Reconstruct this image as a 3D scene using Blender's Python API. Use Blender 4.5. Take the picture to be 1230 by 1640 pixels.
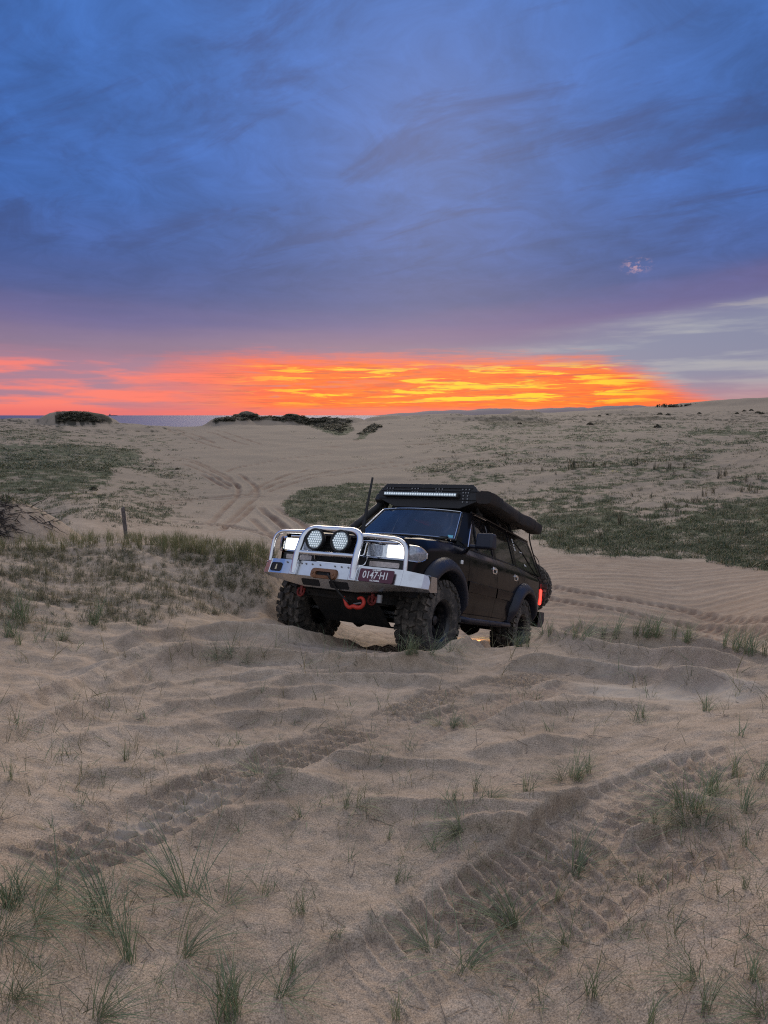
import bpy, bmesh, math, random
import numpy as np
from mathutils import Vector, Matrix

rnd = random.Random(7)
nrs = np.random.RandomState(7)
S = bpy.context.scene
for o in list(bpy.data.objects):
    bpy.data.objects.remove(o)
COL = S.collection

# ------------------------------------------------------------------ camera
EYE = 1.65                      # metres above the sand at the photographer's feet
F_PX, W_PX, H_PX = 1000.0, 1230.0, 1640.0
TILT = math.atan(155.0 / F_PX)  # the horizon lies 155 px above the picture's middle
cam_d = bpy.data.cameras.new('camera')
cam = bpy.data.objects.new('camera', cam_d)
COL.objects.link(cam)
cam.location = (0, 0, EYE)
cam.rotation_euler = (math.radians(90) - TILT, 0, 0)
cam_d.sensor_fit = 'VERTICAL'
cam_d.sensor_height = 24.0
cam_d.lens = 24.0 * F_PX / H_PX
cam_d.clip_start = 0.05
cam_d.clip_end = 90000
S.camera = cam

# ------------------------------------------------------------------ view
S.view_settings.view_transform = 'Standard'
S.view_settings.look = 'None'
S.view_settings.exposure = 0.22
S.view_settings.gamma = 1.0
S.view_settings.use_curve_mapping = False
S.render.engine = 'CYCLES'
S.cycles.max_bounces = 6
S.cycles.transparent_max_bounces = 12
S.cycles.use_denoising = False
S.cycles.filter_width = 1.15
S.cycles.sample_clamp_indirect = 4.0


def srgb(r, g, b):
    def c(u):
        u /= 255.0
        return u / 12.92 if u <= 0.04045 else ((u + 0.055) / 1.055) ** 2.4
    return (c(r), c(g), c(b), 1.0)


class NT:
    """small helper round a node tree"""
    def __init__(s, tree):
        s.t = tree
        s.n = tree.nodes
        s.n.clear()

    def new(s, kind, **kw):
        n = s.n.new(kind)
        for k, v in kw.items():
            setattr(n, k, v)
        return n

    def put(s, sock, v):
        if isinstance(v, bpy.types.NodeSocket):
            s.t.links.new(v, sock)
        elif v is not None:
            sock.default_value = v

    def math(s, op, a, b=None, c=None, clamp=False):
        n = s.new('ShaderNodeMath', operation=op, use_clamp=clamp)
        for i, v in enumerate((a, b, c)):
            s.put(n.inputs[i], v)
        return n.outputs[0]

    def vmath(s, op, a, b=None, scale=None):
        n = s.new('ShaderNodeVectorMath', operation=op)
        s.put(n.inputs[0], a)
        if b is not None:
            s.put(n.inputs[1], b)
        if scale is not None:
            s.put(n.inputs['Scale'], scale)
        return n.outputs[0]

    def comb(s, x, y, z):
        n = s.new('ShaderNodeCombineXYZ')
        for i, v in enumerate((x, y, z)):
            s.put(n.inputs[i], v)
        return n.outputs[0]

    def mix(s, f, a, b, blend='MIX'):
        n = s.new('ShaderNodeMix', data_type='RGBA', blend_type=blend)
        n.clamp_factor = True
        s.put(n.inputs[0], f)
        s.put(n.inputs[6], a)
        s.put(n.inputs[7], b)
        return n.outputs[2]

    def ramp(s, f, stops, interp='LINEAR'):
        n = s.new('ShaderNodeValToRGB')
        cr = n.color_ramp
        cr.interpolation = interp
        while len(cr.elements) > 1:
            cr.elements.remove(cr.elements[0])
        for i, (p, c) in enumerate(stops):
            e = cr.elements[0] if i == 0 else cr.elements.new(p)
            e.position = p
            e.color = c if hasattr(c, '__len__') else (c, c, c, 1)
        s.put(n.inputs[0], f)
        return n.outputs[0]

    def noise(s, vec, scale, detail=4, rough=0.55, dist=0.0, out=0):
        n = s.new('ShaderNodeTexNoise')
        s.put(n.inputs['Vector'], vec)
        n.inputs['Scale'].default_value = scale
        n.inputs['Detail'].default_value = detail
        n.inputs['Roughness'].default_value = rough
        n.inputs['Distortion'].default_value = dist
        return n.outputs[out]

    def maprange(s, v, a, b, c=0.0, d=1.0, smooth=True):
        n = s.new('ShaderNodeMapRange', interpolation_type='SMOOTHSTEP' if smooth else 'LINEAR')
        n.clamp = True
        for i, x in enumerate((v, a, b, c, d)):
            s.put(n.inputs[i], x)
        return n.outputs[0]


# ------------------------------------------------------------------ sky
SUN_EL, SUN_AZ = math.radians(23), math.radians(4)    # afterglow, ahead and a little right
world = bpy.data.worlds.new('World')
S.world = world
world.use_nodes = True
w = NT(world.node_tree)
tc = w.new('ShaderNodeTexCoord')
sep = w.new('ShaderNodeSeparateXYZ')
w.put(sep.inputs[0], tc.outputs['Generated'])
DX, DY, DZ = sep.outputs
el = w.math('MULTIPLY', w.math('ARCSINE', DZ), 57.29578)
az = w.math('MULTIPLY', w.math('ARCTAN2', DX, DY), 57.29578)
flat = w.comb(w.math('MULTIPLY', az, 0.10), w.math('MULTIPLY', el, 0.9), 3.7)      # long flat streaks near the horizon
flat2 = w.comb(w.math('MULTIPLY', az, 0.035), w.math('MULTIPLY', el, 0.40), 9.1)
# a cloud deck seen in perspective
den = w.math('ADD', w.math('MAXIMUM', DZ, 0.0), 0.16)
deck = w.comb(w.math('DIVIDE', DX, den), w.math('DIVIDE', DY, den), 0.0)
# height lines tilt gently: the cloud edge climbs to the right and drops to the left
n_warp = w.noise(flat2, 1.0, 3, 0.5)
elw = w.math('ADD', el, w.math('MULTIPLY', w.math('SUBTRACT', n_warp, 0.5), 2.6))
K = 8.4
def sc(c, k=K):
    return (c[0] * k, c[1] * k, c[2] * k, 1.0)
E0 = w.math('DIVIDE', w.math('MAXIMUM', elw, 0.0), 90.0)
base = w.ramp(E0, [(0.0, srgb(196, 116, 128)), (0.020, srgb(200, 122, 132)), (0.045, srgb(158, 116, 140)),
                   (0.066, srgb(138, 114, 144)), (0.085, srgb(108, 98, 146)), (0.105, srgb(80, 88, 144)),
                   (0.135, srgb(62, 88, 154)), (0.19, srgb(58, 102, 180)), (0.27, srgb(62, 110, 190)),
                   (0.36, srgb(64, 112, 190)), (0.60, srgb(78, 118, 190)), (1.0, srgb(86, 124, 194))])
# mottled cloud deck
c1 = w.noise(deck, 1.1, 7, 0.60, 0.35)
c2 = w.noise(w.vmath('ADD', deck, (7.3, 2.1, 4.0)), 4.6, 7, 0.66, 0.9)
cl = w.math('ADD', w.math('MULTIPLY', c1, 0.55), w.math('MULTIPLY', c2, 0.45))
tone = w.maprange(cl, 0.34, 0.66, 0.60, 1.24, smooth=False)
tone = w.math('ADD', w.math('MULTIPLY', w.math('SUBTRACT', tone, 1.0), w.maprange(el, 7.0, 15.0, 0.15, 1.0)), 1.0)
base = w.vmath('SCALE', base, scale=tone)
rot = w.new('ShaderNodeVectorRotate', rotation_type='Z_AXIS')
w.put(rot.inputs['Vector'], deck)
rot.inputs['Angle'].default_value = 0.55
wisp = w.noise(w.vmath('MULTIPLY', rot.outputs[0], (0.9, 2.4, 1.0)), 1.9, 6, 0.62, 0.6)
dark = w.math('MULTIPLY', w.maprange(wisp, 0.52, 0.33), w.maprange(el, 9.0, 14.0))
base = w.mix(w.math('MULTIPLY', dark, 0.55), base, srgb(50, 68, 122))
# pale clear wedge low on the right
wl = w.math('SUBTRACT', w.maprange(az, -8.0, 34.0, 5.2, 9.9, smooth=False), elw)
wedge = w.math('MULTIPLY', w.maprange(wl, -0.6, 2.4), w.maprange(az, 2.0, 20.0))
wedge = w.math('MULTIPLY', wedge, w.maprange(az, 120.0, 60.0))
strk = w.noise(flat, 1.0, 5, 0.55)
wedge = w.math('MULTIPLY', wedge, w.maprange(el, 0.4, 3.6, 0.35, 1.0))
wcol = w.mix(w.maprange(strk, 0.42, 0.62), srgb(130, 134, 162), srgb(160, 162, 174))
base = w.mix(w.math('MULTIPLY', wedge, 0.92), base, wcol)
edge = w.math('MULTIPLY', w.maprange(wl, -2.4, -0.5), w.maprange(wl, 1.2, -0.4))
edge = w.math('MULTIPLY', edge, w.math('MULTIPLY', w.maprange(az, -30.0, 2.0), w.maprange(az, 90.0, 30.0)))
base = w.mix(w.math('MULTIPLY', edge, 0.14), base, srgb(164, 104, 130))
thin = w.math('MULTIPLY', w.math('MULTIPLY', w.math('MULTIPLY', w.maprange(strk, 0.56, 0.66), w.maprange(az, 12.0, 26.0)), w.maprange(wl, -0.4, 0.6)),
              w.math('MULTIPLY', w.maprange(elw, 3.0, 5.0), w.maprange(elw, 11.0, 8.5)))
base = w.mix(w.math('MULTIPLY', thin, 0.24), base, srgb(206, 196, 178))
# pink streaks on the left
pinkz = w.math('MULTIPLY', w.maprange(elw, 5.6, 3.6), w.math('MULTIPLY', w.maprange(az, -75.0, -30.0), w.maprange(az, 26.0, -4.0)))
pcol = w.mix(w.maprange(strk, 0.42, 0.60), srgb(168, 122, 146), srgb(255, 124, 112))
base = w.mix(w.math('MULTIPLY', pinkz, 0.92), base, pcol)
# the burning bank of cloud over the hidden sun
A0 = w.math('DIVIDE', w.math('ADD', az, 40.0), 80.0)
top = w.math('MULTIPLY', w.ramp(A0, [(0.10, 0.0), (0.20, 0.30), (0.265, 0.80), (0.36, 0.88), (0.50, 0.86), (0.62, 0.84), (0.73, 0.80),
                                      (0.775, 0.62), (0.815, 0.36), (0.855, 0.14), (0.88, 0.0)]), 6.0)
nb = w.noise(w.vmath('MULTIPLY', flat, (1.8, 2.2, 1.0)), 1.5, 8, 0.66, 0.25)
gap = w.math('SUBTRACT', w.math('ADD', top, w.math('MULTIPLY', w.math('SUBTRACT', nb, 0.5), 2.6)), el)
burn = w.math('MULTIPLY', w.maprange(gap, -0.8, 1.2), w.math('MULTIPLY', w.maprange(az, -26.0, -8.0, 0.12, 1.0), w.maprange(az, 35.0, 26.0)))
hot = w.math('MULTIPLY', w.maprange(az, -22.0, -3.0), w.maprange(az, 30.0, 20.0))
ocol = w.mix(w.maprange(nb, 0.36, 0.62), srgb(252, 80, 14), srgb(255, 112, 0))
ocol = w.mix(hot, srgb(255, 104, 84), ocol)
ny = w.noise(w.vmath('ADD', w.vmath('MULTIPLY', flat, (1.0, 1.25, 1.0)), (2.4, 5.0, 1.0)), 1.4, 8, 0.60, 0.35)
nyc = w.math('ADD', ny, w.math('MULTIPLY', w.math('MULTIPLY', w.maprange(az, -7.0, 3.0), w.maprange(az, 22.0, 13.0)), w.math('MULTIPLY', w.maprange(el, 0.7, 1.6), 0.055)))
yel = w.math('MULTIPLY', w.maprange(nyc, 0.54, 0.62), w.math('MULTIPLY', w.maprange(el, 0.6, 1.4), w.maprange(el, 4.8, 4.0)))
yel = w.math('MULTIPLY', yel, w.math('MULTIPLY', w.maprange(az, -16.0, -4.0), w.maprange(az, 27.0, 18.0)))
ocol = w.mix(yel, ocol, srgb(255, 204, 4))
grey = w.math('MULTIPLY', w.maprange(ny, 0.44, 0.36), w.maprange(az, 10.0, -14.0))
ocol = w.mix(w.math('MULTIPLY', grey, 0.8), ocol, srgb(206, 112, 112))
fine = w.noise(w.vmath('ADD', w.vmath('MULTIPLY', flat, (1.3, 3.6, 1.0)), (8.4, 1.0, 6.0)), 2.2, 7, 0.62, 0.2)
ocol = w.mix(w.math('MULTIPLY', w.maprange(fine, 0.47, 0.36), 0.70), ocol, srgb(196, 84, 66))
ocol = w.mix(w.math('MULTIPLY', w.maprange(fine, 0.56, 0.66), 0.22), ocol, srgb(255, 168, 40))
rim = w.math('MULTIPLY', w.maprange(gap, 1.3, 0.2), w.maprange(az, 22.0, -14.0, 0.25, 0.85))
ocol = w.mix(rim, ocol, srgb(252, 104, 70))
sky_c = w.mix(burn, base, ocol)
low = w.math('MULTIPLY', w.maprange(el, 0.95, 0.25), w.math('MULTIPLY', w.maprange(az, -60.0, -20.0), w.maprange(az, 40.0, 24.0)))
sky_c = w.mix(w.math('MULTIPLY', low, 0.75), sky_c, srgb(228, 104, 110))
# one small stray cloud lit pink
pc = w.vmath('SUBTRACT', w.comb(w.math('MULTIPLY', az, 0.55), el, 0.0), (11.6, 11.9, 0.0))
pd = w.vmath('LENGTH', pc)
puff = w.new('ShaderNodeVectorMath', operation='LENGTH')
w.put(puff.inputs[0], pc)
pn = w.noise(w.comb(az, w.math('MULTIPLY', el, 1.6), 2.0), 1.5, 5, 0.65)
puffm = w.math('MULTIPLY', w.maprange(puff.outputs['Value'], 0.85, 0.1), w.maprange(pn, 0.47, 0.60))
sky_c = w.mix(w.math('MULTIPLY', puffm, 0.8), sky_c, srgb(186, 146, 164))
# sky painted brighter and greyer overhead and behind the camera, to light the ground
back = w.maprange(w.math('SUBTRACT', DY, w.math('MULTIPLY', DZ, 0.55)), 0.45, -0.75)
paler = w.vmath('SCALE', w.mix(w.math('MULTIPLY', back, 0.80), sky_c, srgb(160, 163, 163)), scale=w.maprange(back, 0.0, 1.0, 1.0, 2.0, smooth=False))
nish = w.new('ShaderNodeTexSky', sky_type='NISHITA')
nish.sun_disc = False
nish.sun_elevation = SUN_EL
nish.sun_rotation = SUN_AZ
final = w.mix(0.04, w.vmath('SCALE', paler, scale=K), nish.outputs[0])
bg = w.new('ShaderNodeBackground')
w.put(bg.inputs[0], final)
bg.inputs[1].default_value = 0.1
wo = w.new('ShaderNodeOutputWorld')
w.t.links.new(bg.outputs[0], wo.inputs[0])

# ------------------------------------------------------------------ sun: the afterglow, very soft
sun_d = bpy.data.lights.new('sun', 'SUN')
sun_d.energy = 2.0
sun_d.angle = math.radians(46)
sun_d.color = (1.0, 0.84, 0.61)
sun = bpy.data.objects.new('sun', sun_d)
COL.objects.link(sun)
sd = Vector((math.sin(SUN_AZ) * math.cos(SUN_EL), math.cos(SUN_AZ) * math.cos(SUN_EL), math.sin(SUN_EL)))
sun.rotation_euler = sd.to_track_quat('Z', 'Y').to_euler()
sun.location = (0, 40, 60)


# ------------------------------------------------------------------ helpers for objects
def tag(o, label=None, cat=None, group=None, kind=None):
    if label: o['label'] = label
    if cat: o['category'] = cat
    if group: o['group'] = group
    if kind: o['kind'] = kind
    return o


def empty(name, loc=(0, 0, 0), rot=(0, 0, 0)):
    o = bpy.data.objects.new(name, None)
    o.empty_display_size = 0.2
    COL.objects.link(o)
    o.location = loc
    o.rotation_euler = rot
    return o


class MB:
    """collects shapes for ONE mesh object"""
    def __init__(s):
        s.v, s.f = [], []

    def add(s, vs, fs):
        o = len(s.v)
        s.v += [tuple(p) for p in vs]
        s.f += [tuple(i + o for i in q) for q in fs]
        return s

    def box(s, c, d, rot=None, taper=1.0):
        x, y, z = d[0] / 2, d[1] / 2, d[2] / 2
        P = [Vector((sx * x * (taper if sz > 0 else 1), sy * y * (taper if sz > 0 else 1), sz * z)) for sz in (-1, 1) for sx, sy in ((-1, -1), (1, -1), (1, 1), (-1, 1))]
        if rot is not None:
            P = [rot @ p for p in P]
        c = Vector(c)
        return s.add([p + c for p in P], [(3, 2, 1, 0), (4, 5, 6, 7), (0, 1, 5, 4), (1, 2, 6, 5), (2, 3, 7, 6), (3, 0, 4, 7)])

    def hexa(s, P):
        return s.add(P, [(3, 2, 1, 0), (4, 5, 6, 7), (0, 1, 5, 4), (1, 2, 6, 5), (2, 3, 7, 6), (3, 0, 4, 7)])

    def tube(s, pts, r, n=10, cap=True, squash=1.0):
        pts = [Vector(p) for p in pts]
        m = len(pts)
        rs = r if hasattr(r, '__len__') else [r] * m
        rings = []
        up = None
        for i, p in enumerate(pts):
            t = (pts[min(i + 1, m - 1)] - pts[max(i - 1, 0)]).normalized()
            if up is None:
                up = Vector((0, 0, 1)) if abs(t.z) < 0.9 else Vector((1, 0, 0))
            a = t.cross(up)
            if a.length < 1e-4:
                a = t.cross(Vector((0, 1, 0.1)))
            a.normalize()
            b = a.cross(t).normalized()
            up = b
            rings.append([p + (a * math.cos(2 * math.pi * k / n) * squash + b * math.sin(2 * math.pi * k / n)) * rs[i] for k in range(n)])
        vs = [q for R in rings for q in R]
        fs = [(i * n + k, i * n + (k + 1) % n, (i + 1) * n + (k + 1) % n, (i + 1) * n + k) for i in range(m - 1) for k in range(n)]
        if cap:
            fs.append(tuple(range(n - 1, -1, -1)))
            fs.append(tuple((m - 1) * n + k for k in range(n)))
        return s.add(vs, fs)

    def lathe(s, prof, n=32, c=(0, 0, 0), axis='y', a0=0.0):
        """prof: (along axis, radius); closes at radius 0"""
        c = Vector(c)
        vs, fs = [], []
        for a, r in prof:
            for k in range(n):
                t = a0 + 2 * math.pi * k / n
                u, v = r * math.cos(t), r * math.sin(t)
                vs.append(c + (Vector((u, a, v)) if axis == 'y' else Vector((a, u, v)) if axis == 'x' else Vector((u, v, a))))
        for i in range(len(prof) - 1):
            for k in range(n):
                fs.append((i * n + k, i * n + (k + 1) % n, (i + 1) * n + (k + 1) % n, (i + 1) * n + k))
        return s.add(vs, fs)

    def grid(s, rows):
        n = len(rows[0])
        vs = [p for R in rows for p in R]
        fs = [(i * n + k, i * n + k + 1, (i + 1) * n + k + 1, (i + 1) * n + k) for i in range(len(rows) - 1) for k in range(n - 1)]
        return s.add(vs, fs)

    def ring(s, outer, inner):
        n = len(outer)
        return s.add(list(outer) + list(inner), [(k, (k + 1) % n, n + (k + 1) % n, n + k) for k in range(n)])

    def poly(s, pts):
        return s.add(pts, [tuple(range(len(pts)))])

    def build(s, name, mat, parent=None, smooth=38, bevel=0.0, solid=0.0, solid_off=-1, doubles=True, flip=False, seg=2):
        me = bpy.data.meshes.new(name)
        me.from_pydata([tuple(p) for p in s.v], [], s.f)
        bm = bmesh.new()
        bm.from_mesh(me)
        if doubles:
            bmesh.ops.remove_doubles(bm, verts=bm.verts, dist=1e-5)
            bmesh.ops.dissolve_degenerate(bm, edges=bm.edges, dist=1e-5)
        bmesh.ops.recalc_face_normals(bm, faces=bm.faces)
        if flip:
            bmesh.ops.reverse_faces(bm, faces=bm.faces)
        bm.to_mesh(me)
        bm.free()
        if smooth:
            for p in me.polygons:
                p.use_smooth = True
            me.set_sharp_from_angle(angle=math.radians(smooth))
        me.materials.append(mat)
        o = bpy.data.objects.new(name, me)
        COL.objects.link(o)
        if parent is not None:
            o.parent = parent
        if solid:
            m = o.modifiers.new('solid', 'SOLIDIFY')
            m.thickness = solid
            m.offset = solid_off
        if bevel:
            m = o.modifiers.new('bevel', 'BEVEL')
            m.width = bevel
            m.segments = seg
            m.limit_method = 'ANGLE'
            m.angle_limit = math.radians(32)
            m.harden_normals = False
        return o


def rounded(pts, it=2, closed=False):
    """Chaikin corner rounding"""
    P = [Vector(p) for p in pts]
    for _ in range(it):
        Q = [] if closed else [P[0]]
        m = len(P)
        for i in range(m if closed else m - 1):
            a, b = P[i], P[(i + 1) % m]
            Q += [a * 0.75 + b * 0.25, a * 0.25 + b * 0.75]
        if not closed:
            Q.append(P[-1])
        P = Q
    return P


def fillet(pts, r, seg=5):
    """open path with rounded corners of radius about r"""
    P = [Vector(p) for p in pts]
    out = [P[0]]
    for i in range(1, len(P) - 1):
        a, b, c = P[i - 1], P[i], P[i + 1]
        d1, d2 = (a - b), (c - b)
        k = min(r, d1.length * 0.48, d2.length * 0.48)
        p1, p2 = b + d1.normalized() * k, b + d2.normalized() * k
        for t in range(seg + 1):
            t /= seg
            out.append(p1 * (1 - t) ** 2 + b * 2 * t * (1 - t) + p2 * t * t)
    out.append(P[-1])
    return out


def rrect(cx, cy, w_, h_, r, n=4):
    """rounded rectangle in 2D, counter-clockwise"""
    out = []
    for qx, qy, a in ((1, 1, 0), (-1, 1, 90), (-1, -1, 180), (1, -1, 270)):
        for k in range(n + 1):
            t = math.radians(a + 90 * k / n)
            out.append((cx + qx * (w_ / 2 - r) + r * math.cos(t), cy + qy * (h_ / 2 - r) + r * math.sin(t)))
    return out


# ------------------------------------------------------------------ materials
def mat(name, col, rough=0.5, metal=0.0, emit=None, estr=0.0, coat=0.0, var=0.0, vscale=30.0, bump=0.0, bscale=200.0, dirt=None, spec=None):
    m = bpy.data.materials.new(name)
    m.use_nodes = True
    t = NT(m.node_tree)
    b = t.new('ShaderNodeBsdfPrincipled')
    o = t.new('ShaderNodeOutputMaterial')
    t.t.links.new(b.outputs[0], o.inputs[0])
    c4 = (col[0], col[1], col[2], 1)
    g = t.new('ShaderNodeTexCoord').outputs['Object']
    base = c4
    rsock = rough
    if var:
        nz = t.noise(g, vscale, 4, 0.6)
        k = t.maprange(nz, 0.3, 0.7, 1 - var, 1 + var, smooth=False)
        base = t.vmath('SCALE', c4[:3], scale=k)
    if dirt:
        dcol, amount, dscale = dirt
        dz = t.noise(g, dscale, 6, 0.65)
        fac = t.math('MULTIPLY', t.maprange(dz, 0.42, 0.72), amount)
        base = t.mix(fac, base, (dcol[0], dcol[1], dcol[2], 1))
        rsock = t.maprange(fac, 0.0, max(amount, 0.01), rough, min(1.0, rough + 0.35), smooth=False)
    t.put(b.inputs['Base Color'], base)
    t.put(b.inputs['Roughness'], rsock)
    b.inputs['Metallic'].default_value = metal
    if spec is not None:
        b.inputs['Specular IOR Level'].default_value = spec
    if coat:
        b.inputs['Coat Weight'].default_value = coat
        b.inputs['Coat Roughness'].default_value = 0.06
    if emit:
        b.inputs['Emission Color'].default_value = (emit[0], emit[1], emit[2], 1)
        b.inputs['Emission Strength'].default_value = estr
    if bump:
        bn = t.new('ShaderNodeBump')
        bn.inputs['Strength'].default_value = bump
        bn.inputs['Distance'].default_value = 0.004
        t.put(bn.inputs['Height'], t.noise(g, bscale, 4, 0.6))
        t.t.links.new(bn.outputs[0], b.inputs['Normal'])
    return m

# ------------------------------------------------------------------ terrain
ca, sa = math.cos(TILT), math.sin(TILT)


def pix_dir(px, py):
    """direction of the photograph's pixel as (azimuth, slope = rise per metre of ground distance)"""
    px, py = np.asarray(px, float), np.asarray(py, float)
    X, U = (px - W_PX / 2) / F_PX, (H_PX / 2 - py) / F_PX
    y, z = ca + U * sa, -sa + U * ca
    return np.arctan2(X, y), z / np.hypot(X, y)


# where the vehicle stands: rows of its rotation and its origin (ground under the front axle)
CAR_R = ((-0.48214, 0.86703, 0.12566), (-0.81494, -0.49650, 0.29893), (0.32157, 0.04172, 0.94597))
CAR_T = (-0.21549, 6.63548, -2.59098 + EYE)


def car_pt(p):
    return tuple(sum(CAR_R[i][k] * p[k] for k in range(3)) + CAR_T[i] for i in range(3))


# (px, py, ground distance): what the photo shows of the lie of the land
CP = [
    # sand at the photographer's feet, up to the crest
    (-250, 1640, 1.5), (100, 1640, 1.5), (615, 1640, 1.48), (1000, 1640, 1.5), (1400, 1640, 1.5),
    (-250, 1400, 2.1), (100, 1400, 2.1), (615, 1400, 2.1), (1000, 1400, 2.1), (1400, 1400, 2.1),
    (-250, 1250, 2.8), (100, 1250, 2.8), (615, 1250, 2.75), (1000, 1250, 2.8), (1400, 1250, 2.8),
    (-250, 1150, 3.6), (100, 1150, 3.6), (400, 1150, 3.55), (615, 1150, 3.5), (800, 1150, 3.5), (1000, 1150, 3.6), (1400, 1150, 3.6),
    (-250, 1080, 4.5), (100, 1080, 4.5), (400, 1085, 4.4), (615, 1090, 4.35), (800, 1090, 4.3), (1000, 1090, 4.5), (1400, 1100, 4.3),
    (-250, 1020, 5.6), (100, 1020, 5.6), (300, 1025, 5.5), (430, 1030, 5.5), (560, 1038, 5.6), (690, 1050, 5.45), (800, 1037, 5.65), (900, 1023, 6.1), (1000, 1024, 6.25), (1100, 1030, 6.1), (1230, 1048, 5.6), (1400, 1065, 5.2),
    # grassy hump on the left
    (-250, 960, 7.0), (100, 960, 7.0), (300, 960, 7.0), (430, 990, 6.5),
    (-250, 910, 8.6), (100, 910, 8.6), (300, 915, 8.4), (400, 940, 7.6),
    (-250, 872, 10.3), (0, 872, 10.3), (100, 868, 10.4), (200, 864, 10.5), (300, 868, 10.4), (400, 882, 9.8), (440, 896, 9.2),
    # sandy track and flat beyond the vehicle
    (820, 1000, 13.0), (1000, 1003, 13.6), (1230, 1012, 12.8), (1400, 1015, 12.6),
    (880, 950, 16.6), (1000, 950, 17.0), (1230, 950, 16.8), (1400, 950, 16.6),
    (870, 900, 21.0), (1000, 900, 21.3), (1230, 905, 20.6), (1450, 905, 20.6),
    (615, 862, 27.0), (740, 862, 26.5), (1000, 850, 28.0), (1230, 850, 27.5), (1450, 850, 27),
    (390, 860, 27.0), (290, 858, 26.0), (390, 830, 34.0), (260, 830, 33.0), (100, 832, 26.5), (-200, 830, 27),
    (615, 800, 40.5), (390, 795, 42.5), (260, 800, 42.0), (100, 797, 37.5), (-200, 795, 37), (800, 800, 39.5), (1000, 800, 38.0), (1230, 800, 36.5), (1450, 800, 36),
    (615, 760, 55.0), (390, 760, 57.0), (260, 760, 57.5), (100, 760, 51.0), (-200, 757, 49), (800, 765, 50.0), (1000, 768, 46.5), (1230, 764, 46.0), (1450, 760, 46),
    (615, 730, 72.0), (390, 730, 76.0), (260, 728, 80.0), (100, 720, 75.0), (-200, 717, 72), (800, 735, 63.0), (1000, 738, 59.0), (1230, 730, 59.0), (1450, 725, 59),
    (615, 700, 104.0), (390, 700, 110.0), (260, 702, 117.0), (100, 700, 103.0), (-200, 697, 98), (800, 705, 88.0), (1000, 708, 82.0), (1230, 704, 80.0), (1450, 700, 79),
    (615, 683, 134.0), (390, 684, 146.0), (260, 688, 158.0), (100, 686, 142.0), (-200, 682, 130), (800, 682, 126.0), (1000, 686, 114.0), (1230, 684, 112.0), (1450, 680, 111),
    (615, 671, 190.0), (700, 667, 215.0), (390, 680, 168.0), (260, 683, 196.0), (130, 678, 168.0), (30, 677, 172.0), (-200, 677, 175),
    (800, 665, 200.0), (900, 664, 215.0), (1000, 668, 165.0), (1230, 666, 165.0), (1450, 660, 165),
    (900, 660, 290.0), (1000, 656, 300.0), (1100, 652, 310.0), (1230, 645, 330.0), (1450, 636, 330),
]
# points given by position: where the tyres stand, hollows nobody sees, the ground behind the camera
XYZ = [car_pt((0, 0.72, 0.03)), car_pt((0, -0.72, 0.03)), car_pt((-2.85, 0.72, 0.03)), car_pt((-2.85, -0.72, 0.03)),
       car_pt((-1.4, 0.0, -0.03)), car_pt((-1.4, 1.0, 0.0)), car_pt((-4.2, 0.5, 0.0)), car_pt((-2.85, -1.6, 0.05)), car_pt((-1.3, -1.5, 0.12)), car_pt((0.3, -1.5, 0.32)),
       car_pt((-2.85, 1.7, 0.0)), car_pt((-1.0, 1.6, 0.05)),
       (4.4, 8.4, -1.95), (7.0, 8.8, -2.1), (10.5, 11, -2.9), (6.0, 11.0, -2.75), (-1.0, 13.5, -3.1), (2.4, 16, -3.4),
       (-5.6, 13.5, -2.3), (-3.4, 13.0, -2.4), (-9, 12.5, -2.0), (-6.5, 19, -3.3), (-2.0, 20, -3.55),
       (-14, 14, -1.6), (-14.0, 25, -3.0),
       (0, -1.5, 0.05), (0, -6, 0.2), (-6, -3, 0.1), (6, -3, 0.1), (0, -30, 0.5), (-30, -10, 0.0), (30, -10, -0.5), (0.4, 0.2, 0.02), (-0.4, 0.2, 0.02),
       (0, -200, 1.0), (-200, -60, 0.0), (200, -60, 1.0), (0, -440, 2.0),
       (-300, 400, -10.0), (-170, 330, -9.5), (-80, 340, -9.5), (0, 380, -8.5), (60, 400, -4.0), (-50, 250, -4.5), (-200, 190, -3.0), (-330, 150, -8.0)]
cp_az, cp_sl = pix_dir([c[0] for c in CP], [c[1] for c in CP])
cp_r = np.array([c[2] for c in CP])
cx = list(cp_r * np.sin(cp_az)) + [p[0] for p in XYZ]
cy = list(cp_r * np.cos(cp_az)) + [p[1] for p in XYZ]
cz = list(EYE + cp_r * cp_sl) + [p[2] for p in XYZ]
cx, cy, cz = np.array(cx), np.array(cy), np.array(cz)


def warp(x, y):
    """log-radial plane: distances count in proportion to how far away they are"""
    r = np.hypot(x, y)
    g = np.log1p(r / 1.2) / np.maximum(r, 1e-6)
    return x * g, y * g


def tps_k(d2):
    return 0.5 * d2 * np.log(d2 + 1e-12)


cu, cv = warp(cx, cy)
n_c = len(cx)
Kc = tps_k((cu[:, None] - cu) ** 2 + (cv[:, None] - cv) ** 2) + 2e-5 * np.eye(n_c)
Pc = np.stack([np.ones(n_c), cu, cv], 1)
A_ = np.block([[Kc, Pc], [Pc.T, np.zeros((3, 3))]])
# heights are interpolated as the slope seen from the eye, so that near and far weigh alike
cr = np.hypot(cx, cy)
sl_c = (cz - EYE) / (cr + 0.8)
wts = np.linalg.solve(A_, np.concatenate([sl_c, np.zeros(3)]))


def base_z(x, y):
    u, v = warp(x, y)
    out = wts[n_c] + wts[n_c + 1] * u + wts[n_c + 2] * v
    for k in range(n_c):
        out = out + wts[k] * tps_k((u - cu[k]) ** 2 + (v - cv[k]) ** 2)
    return EYE + out * (np.hypot(x, y) + 0.8)


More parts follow.
